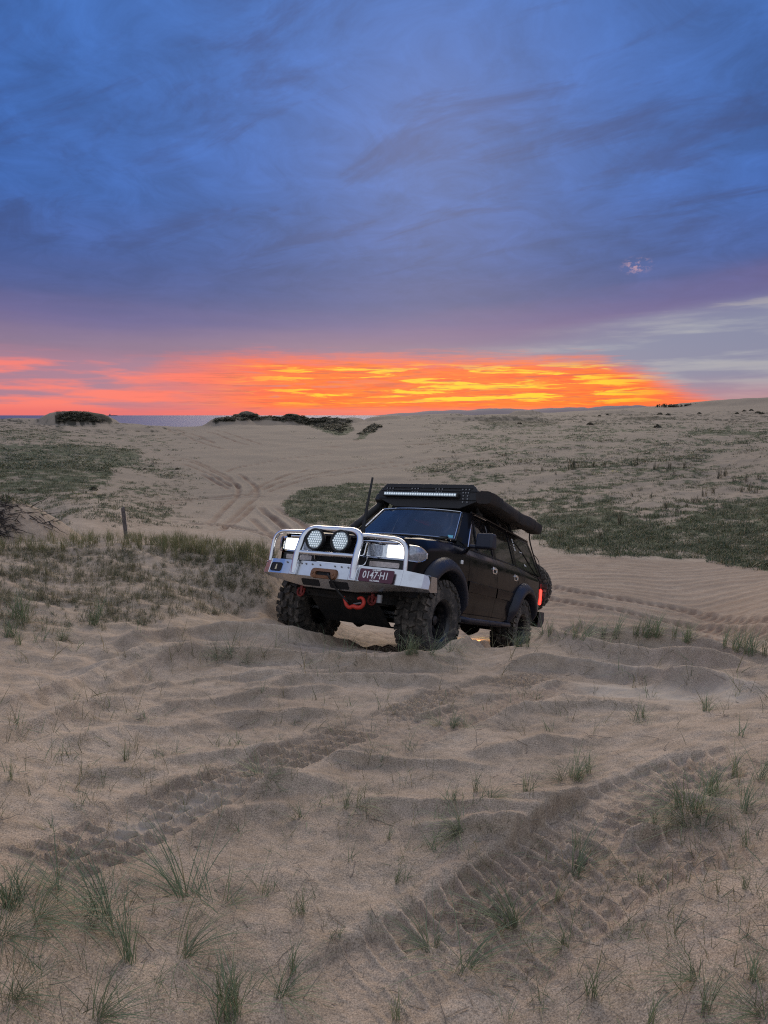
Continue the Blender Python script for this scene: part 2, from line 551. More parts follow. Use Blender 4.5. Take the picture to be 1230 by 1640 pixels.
# --- gradient noise
PERM = np.random.RandomState(3).permutation(1024)
GA = np.random.RandomState(4).uniform(0, 2 * math.pi, 1024)
GX, GY = np.cos(GA), np.sin(GA)


def pnoise(x, y):
    xi, yi = np.floor(x).astype(np.int64), np.floor(y).astype(np.int64)
    fx, fy = x - xi, y - yi
    def gr(ix, iy, dx, dy):
        h = PERM[(PERM[ix & 1023] + iy) & 1023]
        return GX[h] * dx + GY[h] * dy
    sx, sy = fx * fx * fx * (fx * (fx * 6 - 15) + 10), fy * fy * fy * (fy * (fy * 6 - 15) + 10)
    a, b = gr(xi, yi, fx, fy), gr(xi + 1, yi, fx - 1, fy)
    c, d = gr(xi, yi + 1, fx, fy - 1), gr(xi + 1, yi + 1, fx - 1, fy - 1)
    return (a + (b - a) * sx) * (1 - sy) + (c + (d - c) * sx) * sy


def fbm(x, y, o=4, g=0.5):
    s_, a = 0.0, 1.0
    for k in range(o):
        s_ = s_ + a * pnoise(x * 2 ** k + 17.3 * k, y * 2 ** k - 9.1 * k)
        a *= g
    return s_


def sstep(a, b, x):
    t = np.clip((x - a) / (b - a), 0, 1)
    return t * t * (3 - 2 * t)


# --- the sheet: rings round the photographer, finer where the camera looks
def ring_radii():
    out = [0.3]
    while out[-1] < 460:
        r = out[-1]
        out.append(r * (1.09 if r < 1.1 else 1.0037 if r < 7.6 else 1.0052 if r < 21 else 1.0085 if r < 60 else 1.014))
    return np.array(out)


RR = ring_radii()
fine = np.arange(-46, 46.0001, 0.118)
AZ = np.radians(np.concatenate([fine, np.arange(50, 312.1, 4.0)]))
NR, NA = len(RR), len(AZ)
NF = len(fine)
GXX = RR[:, None] * np.sin(AZ)[None]
GYY = RR[:, None] * np.cos(AZ)[None]


def base_grid():
    """the smooth surface, worked out coarsely and interpolated"""
    ri = np.unique(np.concatenate([np.arange(0, NR, 8), [NR - 1]]))
    ai = np.unique(np.concatenate([np.arange(0, NF, 8), np.arange(NF - 1, NA)]))
    zc = base_z(GXX[np.ix_(ri, ai)], GYY[np.ix_(ri, ai)])
    za = np.empty((len(ri), NA))
    for i in range(len(ri)):
        za[i] = np.interp(np.arange(NA), ai, zc[i])
    out = np.empty((NR, NA))
    lr = np.log(RR)
    for j in range(NA):
        out[:, j] = np.interp(lr, lr[ri], za[:, j])
    return out


Zb = base_grid()
VIS = {}


def set_surface(Z):
    VIS['Z'] = Z
    VIS['M'] = np.maximum.accumulate((Z[:, :NF] - EYE) / RR[:, None], axis=0)


def ground_at(px, py):
    """world x, y, z of the first ground seen at the photograph's pixels"""
    a, s_ = pix_dir(np.atleast_1d(px), np.atleast_1d(py))
    j = np.clip(np.round((np.degrees(a) + 46) / 0.118).astype(int), 0, NF - 1)
    M, Z = VIS['M'], VIS['Z']
    lo, hi = np.zeros(len(a), int), np.full(len(a), NR - 1)
    for _ in range(12):
        mid = (lo + hi) // 2
        up = M[mid, j] >= s_
        hi = np.where(up, mid, hi)
        lo = np.where(up, lo, mid + 1)
        lo = np.minimum(lo, hi)
    i = hi
    i0 = np.maximum(i - 1, 0)
    m0, m1 = M[i0, j], M[i, j]
    t = np.clip((s_ - m0) / np.maximum(m1 - m0, 1e-9), 0, 1)
    r = RR[i0] + (RR[i] - RR[i0]) * t
    z = Z[i0, j] + (Z[i, j] - Z[i0, j]) * t
    return np.stack([r * np.sin(a), r * np.cos(a), z], 1)


def height(x, y):
    x, y = np.atleast_1d(x), np.atleast_1d(y)
    r, a = np.hypot(x, y), np.degrees(np.arctan2(x, y))
    ja = np.clip((a + 46) / 0.118, 0, NF - 1.001)
    ir = np.clip(np.interp(np.log(r), np.log(RR), np.arange(NR)), 0, NR - 1.001)
    i, j = ir.astype(int), ja.astype(int)
    fi, fj = ir - i, ja - j
    Z = VIS['Z']
    return (Z[i, j] * (1 - fj) + Z[i, j + 1] * fj) * (1 - fi) + (Z[i + 1, j] * (1 - fj) + Z[i + 1, j + 1] * fj) * fi


set_surface(Zb)


def path_on_ground(pix, step=None):
    """pixels -> smooth ground polyline"""
    P = ground_at([p[0] for p in pix], [p[1] for p in pix])[:, :2]
    Q = rounded([(p[0], p[1], 0) for p in P], 2)
    return np.array([(q.x, q.y) for q in Q])


def near_path(x, y, path, pad):
    """for points: (index of those near, signed distance across, distance along)"""
    lo, hi = path.min(0) - pad, path.max(0) + pad
    idx = np.nonzero((x > lo[0]) & (x < hi[0]) & (y > lo[1]) & (y < hi[1]))[0]
    X, Y = x[idx], y[idx]
    best = np.full(len(idx), 1e9)
    side = np.zeros(len(idx))
    along = np.zeros(len(idx))
    L = 0.0
    for a, b in zip(path[:-1], path[1:]):
        d = b - a
        l = math.hypot(*d)
        if l < 1e-6:
            continue
        d = d / l
        t = np.clip((X - a[0]) * d[0] + (Y - a[1]) * d[1], 0, l)
        qx, qy = X - a[0] - d[0] * t, Y - a[1] - d[1] * t
        q = np.hypot(qx, qy)
        m = q < best
        best[m] = q[m]
        side[m] = np.sign(qx * d[1] - qy * d[0])[m]
        along[m] = (L + t)[m]
        L += l
    k = best < pad
    return idx[k], (best * side)[k], along[k], L


X1, Y1 = GXX[:, :NF].ravel(), GYY[:, :NF].ravel()
R1 = np.hypot(X1, Y1)
dZ = np.zeros(len(X1))
damp_red = np.zeros(len(X1))
pale = np.zeros(len(X1))
near = R1 < 13
# gentle lumps everywhere, sized to the distance
xn, yn, rn = X1[near], Y1[near], R1[near]
kn = sstep(0.8, 2.0, rn)
dZ[near] += kn * (0.035 * fbm(xn * 1.1, yn * 1.1, 3) + 0.022 * fbm(xn * 3.1 + 5, yn * 4.6, 3) + 0.0075 * fbm(xn * 13, yn * 13 + 3, 4))
# wind-blown ripples running across the slope
rx = xn * 0.25 + yn * 0.97 + 0.35 * fbm(xn * 0.8 + 3, yn * 0.8, 3)
dZ[near] += 0.018 * kn * sstep(3.0, 4.2, rn) * np.sin(rx * 2 * math.pi / 0.42 + 2.5 * fbm(xn * 0.7, yn * 0.7 + 8, 2)) * sstep(-0.15, 0.3, fbm(xn * 0.55, yn * 0.55 + 2, 2) + 0.12)
far = R1 > 9
xf, yf, rf = X1[far], Y1[far], R1[far]
dZ[far] += sstep(14, 30, rf) * 0.16 * fbm(xf / 5.5, yf / 5.5, 3)
dZ[far] += sstep(30, 60, rf) * 0.22 * fbm(xf / 16 + 4, yf / 16, 4)
dZ[far] += sstep(70, 130, rf) * (1 - sstep(300, 420, rf)) * 0.55 * fbm(xf / 34 + 1, yf / 34 + 2, 4)
# low bushy hummocks on the flat to the right
hm = sstep(5, 20, xf) * sstep(24, 34, rf) * (1 - sstep(75, 100, rf))
dZ[far] += hm * 0.30 * np.maximum(fbm(xf / 2.6, yf / 2.6, 3), -0.1)


def mound(px, py, r, w_az, w_r, h, sharp=2.0, rough=0.25, seed=0):
    """a dune of its own, standing at ground distance r in the direction of the pixel column"""
    a, _ = pix_dir([px], [py])
    x0, y0 = r * math.sin(a[0]), r * math.cos(a[0])
    t = math.atan2(x0, y0)
    ux, uy = math.cos(t), -math.sin(t)
    qx, qy = (X1 - x0) * ux + (Y1 - y0) * uy, (X1 - x0) * math.sin(t) + (Y1 - y0) * math.cos(t)
    d = np.sqrt((qx / w_az) ** 2 + (qy / w_r) ** 2)
    m = d < 1.6
    dm = d[m] * (1 + rough * fbm(X1[m] / (w_az * 0.5) + seed, Y1[m] / (w_az * 0.5), 3))
    k = np.clip(1 - dm ** sharp, 0, 1)
    dZ[m] += h * k * k * (3 - 2 * k)


# the dunes along the shore
mound(128, 670, 168, 9.5, 9, 2.7, 3.0, 0.12, 1)
mound(45, 674, 178, 9, 11, 0.9, 2.0, 0.25, 2)
mound(215, 682, 158, 11, 12, 0.9, 2.0, 0.3, 3)
mound(372, 672, 176, 8, 12, 2.0, 2.4, 0.15, 4)
mound(430, 674, 182, 11, 12, 2.5, 2.4, 0.15, 5)
mound(505, 676, 184, 11, 11, 2.1, 2.4, 0.18, 6)
mound(552, 682, 172, 6, 12, 1.5, 2.5, 0.35, 7)
mound(618, 676, 186, 9, 12, 1.2, 2.0, 0.3, 8)
mound(690, 672, 200, 14, 12, 0.8, 2.0, 0.3, 9)
mound(840, 662, 215, 6.5, 9, 1.6, 2.0, 0.3, 10)
mound(975, 664, 205, 11, 9, 0.8, 2.0, 0.3, 11)
mound(1185, 655, 330, 40, 30, 2.2, 2.0, 0.3, 12)
mound(780, 676, 160, 16, 8, 0.8, 2.0, 0.3, 13)
# the steep sand bank at the left edge, with roots hanging out of it
mound(-75, 790, 17.0, 4.6, 3.2, 2.3, 1.1, 0.10, 14)
# scoured gullies on the dune faces
gx = (R1 > 120) & (R1 < 205)
dZ[gx] += 0.16 * (np.abs(fbm(X1[gx] / 7, Y1[gx] / 11, 3)) - 0.25) * sstep(120, 150, R1[gx])

# soft folds of sand thrown up on the crest in front of the vehicle
FOLDS = [
    (((880, 1010), (960, 1016), (1020, 1012), (1060, 1012), (1110, 1020), (1170, 1032), (1260, 1052)), 0.095, 0.17),
    (((760, 1034), (840, 1018), (930, 1024), (980, 1030), (1050, 1036), (1130, 1047), (1200, 1059), (1270, 1066)), 0.085, 0.15),
    (((700, 1070), (740, 1056), (800, 1036), (870, 1028), (920, 1035), (970, 1050), (1020, 1060), (1110, 1068), (1260, 1080)), 0.095, 0.17),
    (((760, 1080), (860, 1064), (950, 1076), (1000, 1088), (1060, 1097), (1130, 1096), (1260, 1115)), 0.075, 0.15),
    (((140, 1048), (200, 1036), (290, 1018), (340, 1015), (420, 1018), (500, 1028), (640, 1044), (700, 1046)), 0.08, 0.17),
    (((150, 1116), (230, 1076), (280, 1062), (330, 1055), (420, 1058), (520, 1068), (640, 1076), (760, 1058)), 0.09, 0.17),
    (((-40, 1160), (30, 1134), (130, 1096), (220, 1066), (300, 1044)), 0.06, 0.14),
    (((340, 1120), (430, 1102), (540, 1088), (640, 1090), (760, 1100)), 0.045, 0.12),
    (((-60, 1205), (0, 1188), (100, 1150), (180, 1128), (270, 1116)), 0.055, 0.15),
    (((150, 1170), (300, 1130), (420, 1116), (580, 1100)), 0.04, 0.12),
    (((250, 1390), (300, 1345), (360, 1312), (440, 1294), (520, 1290)), 0.055, 0.16),
    (((560, 1190), (680, 1160), (800, 1142), (930, 1130), (1100, 1128)), 0.045, 0.14),
    (((700, 1225), (800, 1200), (900, 1185), (1010, 1180)), 0.04, 0.15),
    (((0, 1330), (80, 1305), (180, 1290), (260, 1268)), 0.04, 0.14),
    (((440, 1052), (560, 1064), (640, 1072), (720, 1074), (800, 1062)), 0.035, 0.14),
]
fr_ = np.random.RandomState(21)
for k in range(22):                                  # long low wavy ridges across the slope
    y0, x0 = fr_.uniform(1045, 1330), fr_.uniform(-150, 900)
    ln = fr_.uniform(260, 620)
    sl = -0.10 if x0 < 350 else 0.06
    FOLDS.append((tuple((x0 + ln * q / 6, y0 + sl * ln * q / 6 + fr_.uniform(-7, 7)) for q in range(7)), fr_.uniform(0.018, 0.040), fr_.uniform(0.08, 0.14)))
for pix, h, wd in FOLDS:
    pth = path_on_ground(pix)
    wd *= 0.58
    idx, ac, al, L = near_path(X1, Y1, pth, wd * 5)
    ac = ac + 0.03 * fbm(X1[idx] * 2.4, Y1[idx] * 2.4, 2)
    side = np.where(Y1[idx] * 0 + ac > 0, 1.0, 1.55)          # steeper towards the photographer
    prof = np.exp(-np.abs(ac / (wd * np.where(ac > 0, 0.60, 1.35))) ** 1.45)
    ends = sstep(0, 0.5, al) * sstep(0, 0.5, L - al) * (0.9 + 0.3 * fbm(X1[idx] * 1.3, Y1[idx] * 1.3 + 4, 2))
    dZ[idx] += 1.5 * h * prof * ends


def tread(al, ac, half, mode):
    """relief of a mud tyre's print: thin walls of sand squeezed up between the lugs, 0 to 1"""
    u = ac / half
    if mode == 'bars':
        s_ = np.sign(u)
        ph = al / 0.082 + 0.5 * (s_ > 0) + 0.55 * np.abs(u) ** 1.5 * s_ * 0.6
        fp = ph - np.floor(ph)
        bar = np.exp(-np.abs((fp - 0.5) / 0.13) ** 2.4) * sstep(0.02, 0.14, np.abs(u) + 0.05)
        zig = np.exp(-((u - 0.10 * np.sin(2 * math.pi * al / 0.082)) / 0.07) ** 2)
        mid = np.exp(-((np.abs(u) - 0.52) / 0.06) ** 2) * (np.sin(2 * math.pi * (ph + 0.25)) > 0.1)
        return np.maximum(bar, np.maximum(0.7 * zig, 0.6 * mid))
    row = np.floor((u + 1) * 1.5)
    fr = (u + 1) * 1.5 - row
    ph = al / 0.100 + 0.5 * (row % 2) + 0.10 * np.sin(fr * 6.283)
    fp = ph - np.floor(ph)
    wall = np.exp(-np.abs((fp - 0.5) / 0.10) ** 2.2)
    seam = np.maximum(np.exp(-(fr / 0.08) ** 2), np.exp(-((fr - 1) / 0.08) ** 2))
    return np.maximum(wall, 0.9 * seam)


# tyre prints: (pixels, half width, depth of the rut, relief, how damp)
TRACKS = [
    (((-30, 1425), (30, 1398), (100, 1372), (200, 1335), (290, 1290), (380, 1250), (470, 1212), (560, 1178), (640, 1142), (720, 1112), (820, 1090), (930, 1082)), 0.140, 0.018, 0.030, 0.14, 'lugs'),
    (((1250, 1205), (1140, 1228), (1060, 1252), (1000, 1285), (930, 1332), (860, 1390), (780, 1445), (700, 1500), (620, 1560), (540, 1620), (480, 1670)), 0.165, 0.028, 0.032, 0.13, 'bars'),
    (((1290, 1320), (1180, 1340), (1090, 1362), (1010, 1400), (900, 1462), (820, 1520), (750, 1580), (690, 1650)), 0.150, 0.014, 0.028, 0.15, 'bars'),
    (((960, 1098), (900, 1108), (820, 1125), (730, 1150), (650, 1178), (600, 1205)), 0.13, 0.012, 0.015, 0.25, 'bars'),
]
for pix, half, depth, rel, dmp, mode in TRACKS:
    pth = path_on_ground(pix)
    idx, ac, al, L = near_path(X1, Y1, pth, half * 2.2)
    acw = ac + 0.012 * fbm(X1[idx] * 9, Y1[idx] * 9, 2)
    ins = sstep(half * 1.10, half * 0.92, np.abs(acw))
    wear = sstep(-0.35, 0.25, fbm(X1[idx] * 2.2 + 7, Y1[idx] * 2.2, 3))
    lip = np.exp(-((np.abs(acw) - half * 1.28) / (half * 0.22)) ** 2)
    ends = sstep(0, 0.4, al) * sstep(0, 0.4, L - al)
    tr = tread(al + 0.02 * fbm(X1[idx] * 5, Y1[idx] * 5 + 2, 2), acw, half, mode)
    dZ[idx] *= 1 - 0.8 * ins * ends
    crumble = 0.006 * fbm(X1[idx] * 38, Y1[idx] * 38, 3)
    dZ[idx] += ends * (-depth * ins + rel * ins * tr * (0.30 + 0.80 * wear) + depth * 0.55 * lip * (0.7 + 1.2 * fbm(X1[idx] * 9, Y1[idx] * 9 + 5, 2)) + crumble * np.maximum(ins, lip))
    damp_red[idx] = np.maximum(damp_red[idx], ends * dmp * ins * (0.35 + 0.65 * (1 - tr)) * (0.6 + 0.7 * wear))

# ruts far off across the flat, the slopes and the track
RUTS = [
    ((330, 842), (350, 825), (372, 803), (383, 790), (381, 777), (362, 761), (332, 748), (298, 735), (262, 733)),
    ((352, 846), (380, 824), (400, 806), (413, 793), (410, 780), (400, 770), (380, 758)),
    ((230, 805), (310, 796), (372, 792.5), (440, 791)), ((240, 809), (320, 799), (390, 796), (450, 793)),
    ((170, 826), (240, 834), (320, 838), (390, 848), (450, 866)), ((230, 824), (300, 834), (370, 842), (440, 856)),
    ((415, 786), (450, 772), (500, 760), (560, 748), (640, 738)), ((425, 789), (460, 776), (510, 764), (580, 752), (660, 742)),
    ((270, 688), (300, 700), (330, 712), (360, 720)), ((282, 687), (315, 699), (345, 710)), ((330, 692), (365, 704), (400, 714)), ((345, 690), (380, 701), (420, 712)),
    ((360, 756), (375, 748), (420, 740), (470, 732), (540, 724)), ((600, 690), (585, 700), (565, 708)),
    ((300, 740), (335, 752), (366, 768), (386, 782)), ((286, 744), (316, 752), (350, 766), (372, 780)), ((420, 816), (448, 838), (476, 860)), ((350, 852), (386, 830), (410, 808)), ((392, 796), (418, 778), (450, 764), (500, 750)),
    ((640, 744), (760, 722), (880, 706)), ((700, 745), (800, 730), (900, 722)), ((500, 716), (640, 712), (760, 706)),
    ((320, 760), (345, 770), (368, 785)), ((440, 812), (470, 830), (500, 850)), ((415, 812), (440, 835), (470, 856)), ((400, 830), (425, 850), (445, 868)),
]
for pix in RUTS:
    pth = path_on_ground(pix)
    hw = max(0.17, 0.0022 * float(np.hypot(*pth[len(pth) // 2])))
    idx, ac, al, L = near_path(X1, Y1, pth, hw * 2.6)
    ends = sstep(0, 1.5, al) * sstep(0, 1.5, L - al) * (0.65 + 0.6 * fbm(X1[idx] / 2, Y1[idx] / 2, 2))
    ins = np.exp(-(ac / hw) ** 4)
    dZ[idx] += ends * (-0.10 * ins + 0.07 * np.exp(-((np.abs(ac) - 1.6 * hw) / (0.5 * hw)) ** 2))
    damp_red[idx] = np.maximum(damp_red[idx], 1.0 * ends * ins)
TREADED = [((878, 941), (930, 950), (985, 959), (1050, 969), (1109, 979), (1230, 996), (1330, 1012)), ((860, 957), (879, 961), (963, 976), (1073, 996), (1150, 1008), (1250, 1024))]
for pix in TREADED:
    pth = path_on_ground(pix)
    idx, ac, al, L = near_path(X1, Y1, pth, 0.5)
    ins = sstep(0.20, 0.15, np.abs(ac))
    ph = al / 0.24
    chev = np.exp(-(((ph + np.abs(ac) * 1.6) % 1 - 0.5) / 0.22) ** 2)
    dZ[idx] += -0.06 * ins + 0.045 * ins * chev + 0.04 * np.exp(-((np.abs(ac) - 0.26) / 0.06) ** 2)
    damp_red[idx] = np.maximum(damp_red[idx], ins * (0.25 + 0.6 * (1 - chev)))
# churned damp sand on the track
tm = (Y1 > 9) & (R1 < 22) & (X1 > 1.5)
strip = 0.5 + 0.5 * np.sin((R1[tm] + 0.8 * fbm(X1[tm] / 3, Y1[tm] / 3, 2)) * 15.0 - X1[tm] * 2.6)
dZ[tm] += 0.022 * (strip - 0.5) + 0.02 * fbm(X1[tm] * 0.9, Y1[tm] * 2.2, 3)
damp_red[tm] = np.maximum(damp_red[tm], 0.26 * strip ** 2 + 0.20)
cxp = car_pt((-3.6, 1.3, 0))  # red patch by the tail: tail-light glow put into the sand colour
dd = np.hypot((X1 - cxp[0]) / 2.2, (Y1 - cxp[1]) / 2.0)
damp_red = np.maximum(damp_red, 0.95 * np.clip(1.25 - dd, 0, 1) * (0.75 + 0.5 * fbm(X1 * 1.5, Y1 * 1.5, 3)))
# darker, redder sand round the front tyres and under the nose
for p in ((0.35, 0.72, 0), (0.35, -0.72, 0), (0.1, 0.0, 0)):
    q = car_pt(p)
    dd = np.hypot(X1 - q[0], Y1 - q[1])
    damp_red = np.maximum(damp_red, 0.5 * np.clip(1.0 - dd / 0.8, 0, 1))
# dry pale streaks
for pix, wd, a in [(((900, 1100), (980, 1108), (1060, 1112), (1140, 1110), (1240, 1116)), 0.16, 0.95), (((120, 1352), (240, 1318), (330, 1278), (420, 1245)), 0.07, 0.8), (((860, 1050), (980, 1084), (1100, 1090)), 0.09, 0.5),
                   (((960, 1340), (900, 1370), (860, 1400)), 0.06, 0.6), (((800, 1520), (760, 1560)), 0.08, 0.55), (((720, 1315), (650, 1350)), 0.12, 0.35)]:
    pth = path_on_ground(pix)
    idx, ac, al, L = near_path(X1, Y1, pth, wd * 2.5)
    pale[idx] = np.maximum(pale[idx], a * np.exp(-(ac / wd) ** 2) * sstep(0, 0.2, al) * sstep(0, 0.2, L - al) * (0.8 + 0.8 * fbm(X1[idx] * 6, Y1[idx] * 6, 3)))
# keep the tyres standing in, not under, the sand
for p, sink in (((0, 0.72), 0.05), ((0, -0.72), 0.05), ((-2.85, 0.72), 0.05), ((-2.85, -0.72), 0.05)):
    q = car_pt((p[0], p[1], sink))
    dd = np.hypot(X1 - q[0], Y1 - q[1])
    k = np.clip(1.25 - dd / 0.5, 0, 1)
    zz = Zb[:, :NF].ravel() + dZ
    dZ += k * (np.minimum(zz, q[2]) - zz)
Zf = Zb.copy()
Zf[:, :NF] += dZ.reshape(NR, NF)
# behind the camera the relief fades out from both edges of the fine part
for j in range(NF, NA):
    e = NF - 1 if AZ[j] < math.pi else 0
    Zf[:, j] += (Zf[:, e] - Zb[:, e]) * max(0.0, 1 - min(abs(math.degrees(AZ[j]) - 46), abs(math.degrees(AZ[j]) - 314)) / 20)
set_surface(Zf)

# --- where plants cover the ground: polygons of the photograph laid on the ground, softened by noise
def in_poly(px, py, poly):
    c = np.zeros(len(px), bool)
    n = len(poly)
    for i in range(n):
        (x0, y0), (x1, y1) = poly[i], poly[(i + 1) % n]
        hit = ((y0 > py) != (y1 > py)) & (px < (x1 - x0) * (py - y0) / (y1 - y0 + 1e-9) + x0)
        c ^= hit
    return c


PATCH = {
    'right_band': [(855, 828), (900, 815), (960, 812), (1010, 830), (1050, 838), (1120, 820), (1180, 800), (1300, 786), (1400, 790), (1400, 925), (1240, 915), (1150, 900), (1050, 893), (960, 885), (900, 880), (862, 866)],
    'middle': [(452, 800), (480, 786), (520, 780), (580, 776), (640, 780), (700, 800), (700, 830), (640, 845), (540, 845), (490, 836), (462, 822)],
    'left_far': [(-120, 714), (0, 714), (90, 712), (180, 714), (222, 722), (228, 738), (180, 752), (174, 772), (150, 786), (60, 788), (-120, 790)],
    'left_low': [(-120, 690), (40, 688), (100, 684), (110, 700), (30, 706), (-120, 708)],
    'ridge': [(760, 668), (800, 666), (860, 668), (900, 678), (850, 684), (770, 680)],
    'strip_a': [(985, 672), (1030, 667), (1085, 668), (1080, 671), (1030, 673)],
    'strip_b': [(1104, 690), (1130, 688), (1225, 692), (1225, 698), (1150, 697), (1108, 695)],
    'mound_a': [(84, 678), (92, 656), (125, 650), (152, 656), (178, 674), (150, 680), (120, 676)],
    'mound_b': [(336, 678), (350, 658), (400, 655), (440, 655), (520, 660), (560, 670), (566, 690), (545, 700), (520, 692), (498, 684), (470, 676), (420, 674), (380, 672)],
    'gully': [(566, 704), (582, 690), (600, 678), (612, 680), (598, 692), (580, 704)],
    'bank': [(-120, 770), (4, 776), (26, 792), (60, 812), (100, 836), (96, 842), (60, 826), (26, 810), (30, 830), (14, 862), (-120, 880)],
}
# pixel of every far vertex
fx = X1 / (Y1 * ca - (Zf[:, :NF].ravel() - EYE) * sa + 1e-9)
fy = ((Zf[:, :NF].ravel() - EYE) * ca + Y1 * sa) / (Y1 * ca - (Zf[:, :NF].ravel() - EYE) * sa + 1e-9)
PX1, PY1 = W_PX / 2 + F_PX * fx, H_PX / 2 - F_PX * fy
green = np.zeros(len(X1))
fm = np.nonzero(R1 > 11)[0]
wob = (0.012 * R1[fm] + 0.5)
wx = (fbm(X1[fm] / 3.0, Y1[fm] / 3.0, 4) * 16 + fbm(X1[fm] / 12.0 + 3, Y1[fm] / 12.0, 2) * 14) * np.clip(36 / R1[fm], 0.12, 1.0)
wy = (fbm(X1[fm] / 3.0 + 40, Y1[fm] / 3.0, 4) * 12) * np.clip(30 / R1[fm], 0.08, 1.0)
cover = {'right_band': 0.95, 'middle': 0.95, 'left_far': 0.85, 'left_low': 0.5, 'ridge': 0.7, 'strip_a': 0.9, 'strip_b': 0.9, 'mound_a': 1.1, 'mound_b': 1.1, 'gully': 1.0, 'bank': 0.55}
for k, poly in PATCH.items():
    m = in_poly(PX1[fm] + wx, PY1[fm] + wy, poly)
    ph = 0.72 + 0.6 * fbm(X1[fm] / 1.6, Y1[fm] / 1.6, 3)
    green[fm] = np.maximum(green[fm], m * cover[k] * np.clip(ph, 0.2, 1))
# thin general cover on the right-hand flat and the left
gen = sstep(24, 32, R1[fm]) * (1 - sstep(170, 270, R1[fm]))
gen *= np.clip(0.55 + 1.5 * fbm(X1[fm] / 0.75, Y1[fm] / 1.1 + 6, 3), 0, 1.2) * np.clip(0.62 + 1.1 * fbm(X1[fm] / 8.0, Y1[fm] / 8.0 + 6, 3), 0.12, 1.1)
gen *= (0.20 + 0.72 * sstep(590, 800, PX1[fm] + 2 * wx) + 0.62 * sstep(370, 190, PX1[fm] + 2 * wx))
gen *= 1 - damp_red[fm]
green[fm] = np.maximum(green[fm], gen)
GREEN = green.reshape(NR, NF)


def attr_full(a):
    out = np.zeros((NR, NA), np.float32)
    out[:, :NF] = a.reshape(NR, NF)
    return out.ravel()


def build_sheet():
    co = np.empty((NR * NA + 1, 3), np.float32)
    co[:-1, 0], co[:-1, 1], co[:-1, 2] = GXX.ravel(), GYY.ravel(), Zf.ravel()
    co[-1] = (0, 0, float(Zf[0].mean()))
    i = np.arange(NR - 1)[:, None]
    j = np.arange(NA)[None]
    jn = (j + 1) % NA
    q = np.stack([i * NA + j + 0 * jn, i * NA + jn, (i + 1) * NA + jn, (i + 1) * NA + j + 0 * jn], -1).reshape(-1, 4)[:, ::-1]
    tri = np.stack([np.full(NA, NR * NA), (np.arange(NA) + 1) % NA, np.arange(NA)], 1)
    me = bpy.data.meshes.new('sand')
    nl = len(q) * 4 + len(tri) * 3
    me.vertices.add(len(co))
    me.vertices.foreach_set('co', co.ravel())
    me.loops.add(nl)
    me.loops.foreach_set('vertex_index', np.concatenate([q.ravel(), tri.ravel()]).astype(np.int32))
    me.polygons.add(len(q) + len(tri))
    st = np.concatenate([np.arange(len(q)) * 4, len(q) * 4 + np.arange(len(tri)) * 3]).astype(np.int32)
    me.polygons.foreach_set('loop_start', st)
    me.polygons.foreach_set('use_smooth', np.ones(len(st), bool))
    me.update(calc_edges=True)
    for nm, a in (('green', green), ('damp_red', damp_red), ('pale', pale)):
        at = me.attributes.new(nm, 'FLOAT', 'POINT')
        at.data.foreach_set('value', np.append(np.clip(attr_full(a), 0, 1), 0).astype(np.float32))
    me.validate()
    return me


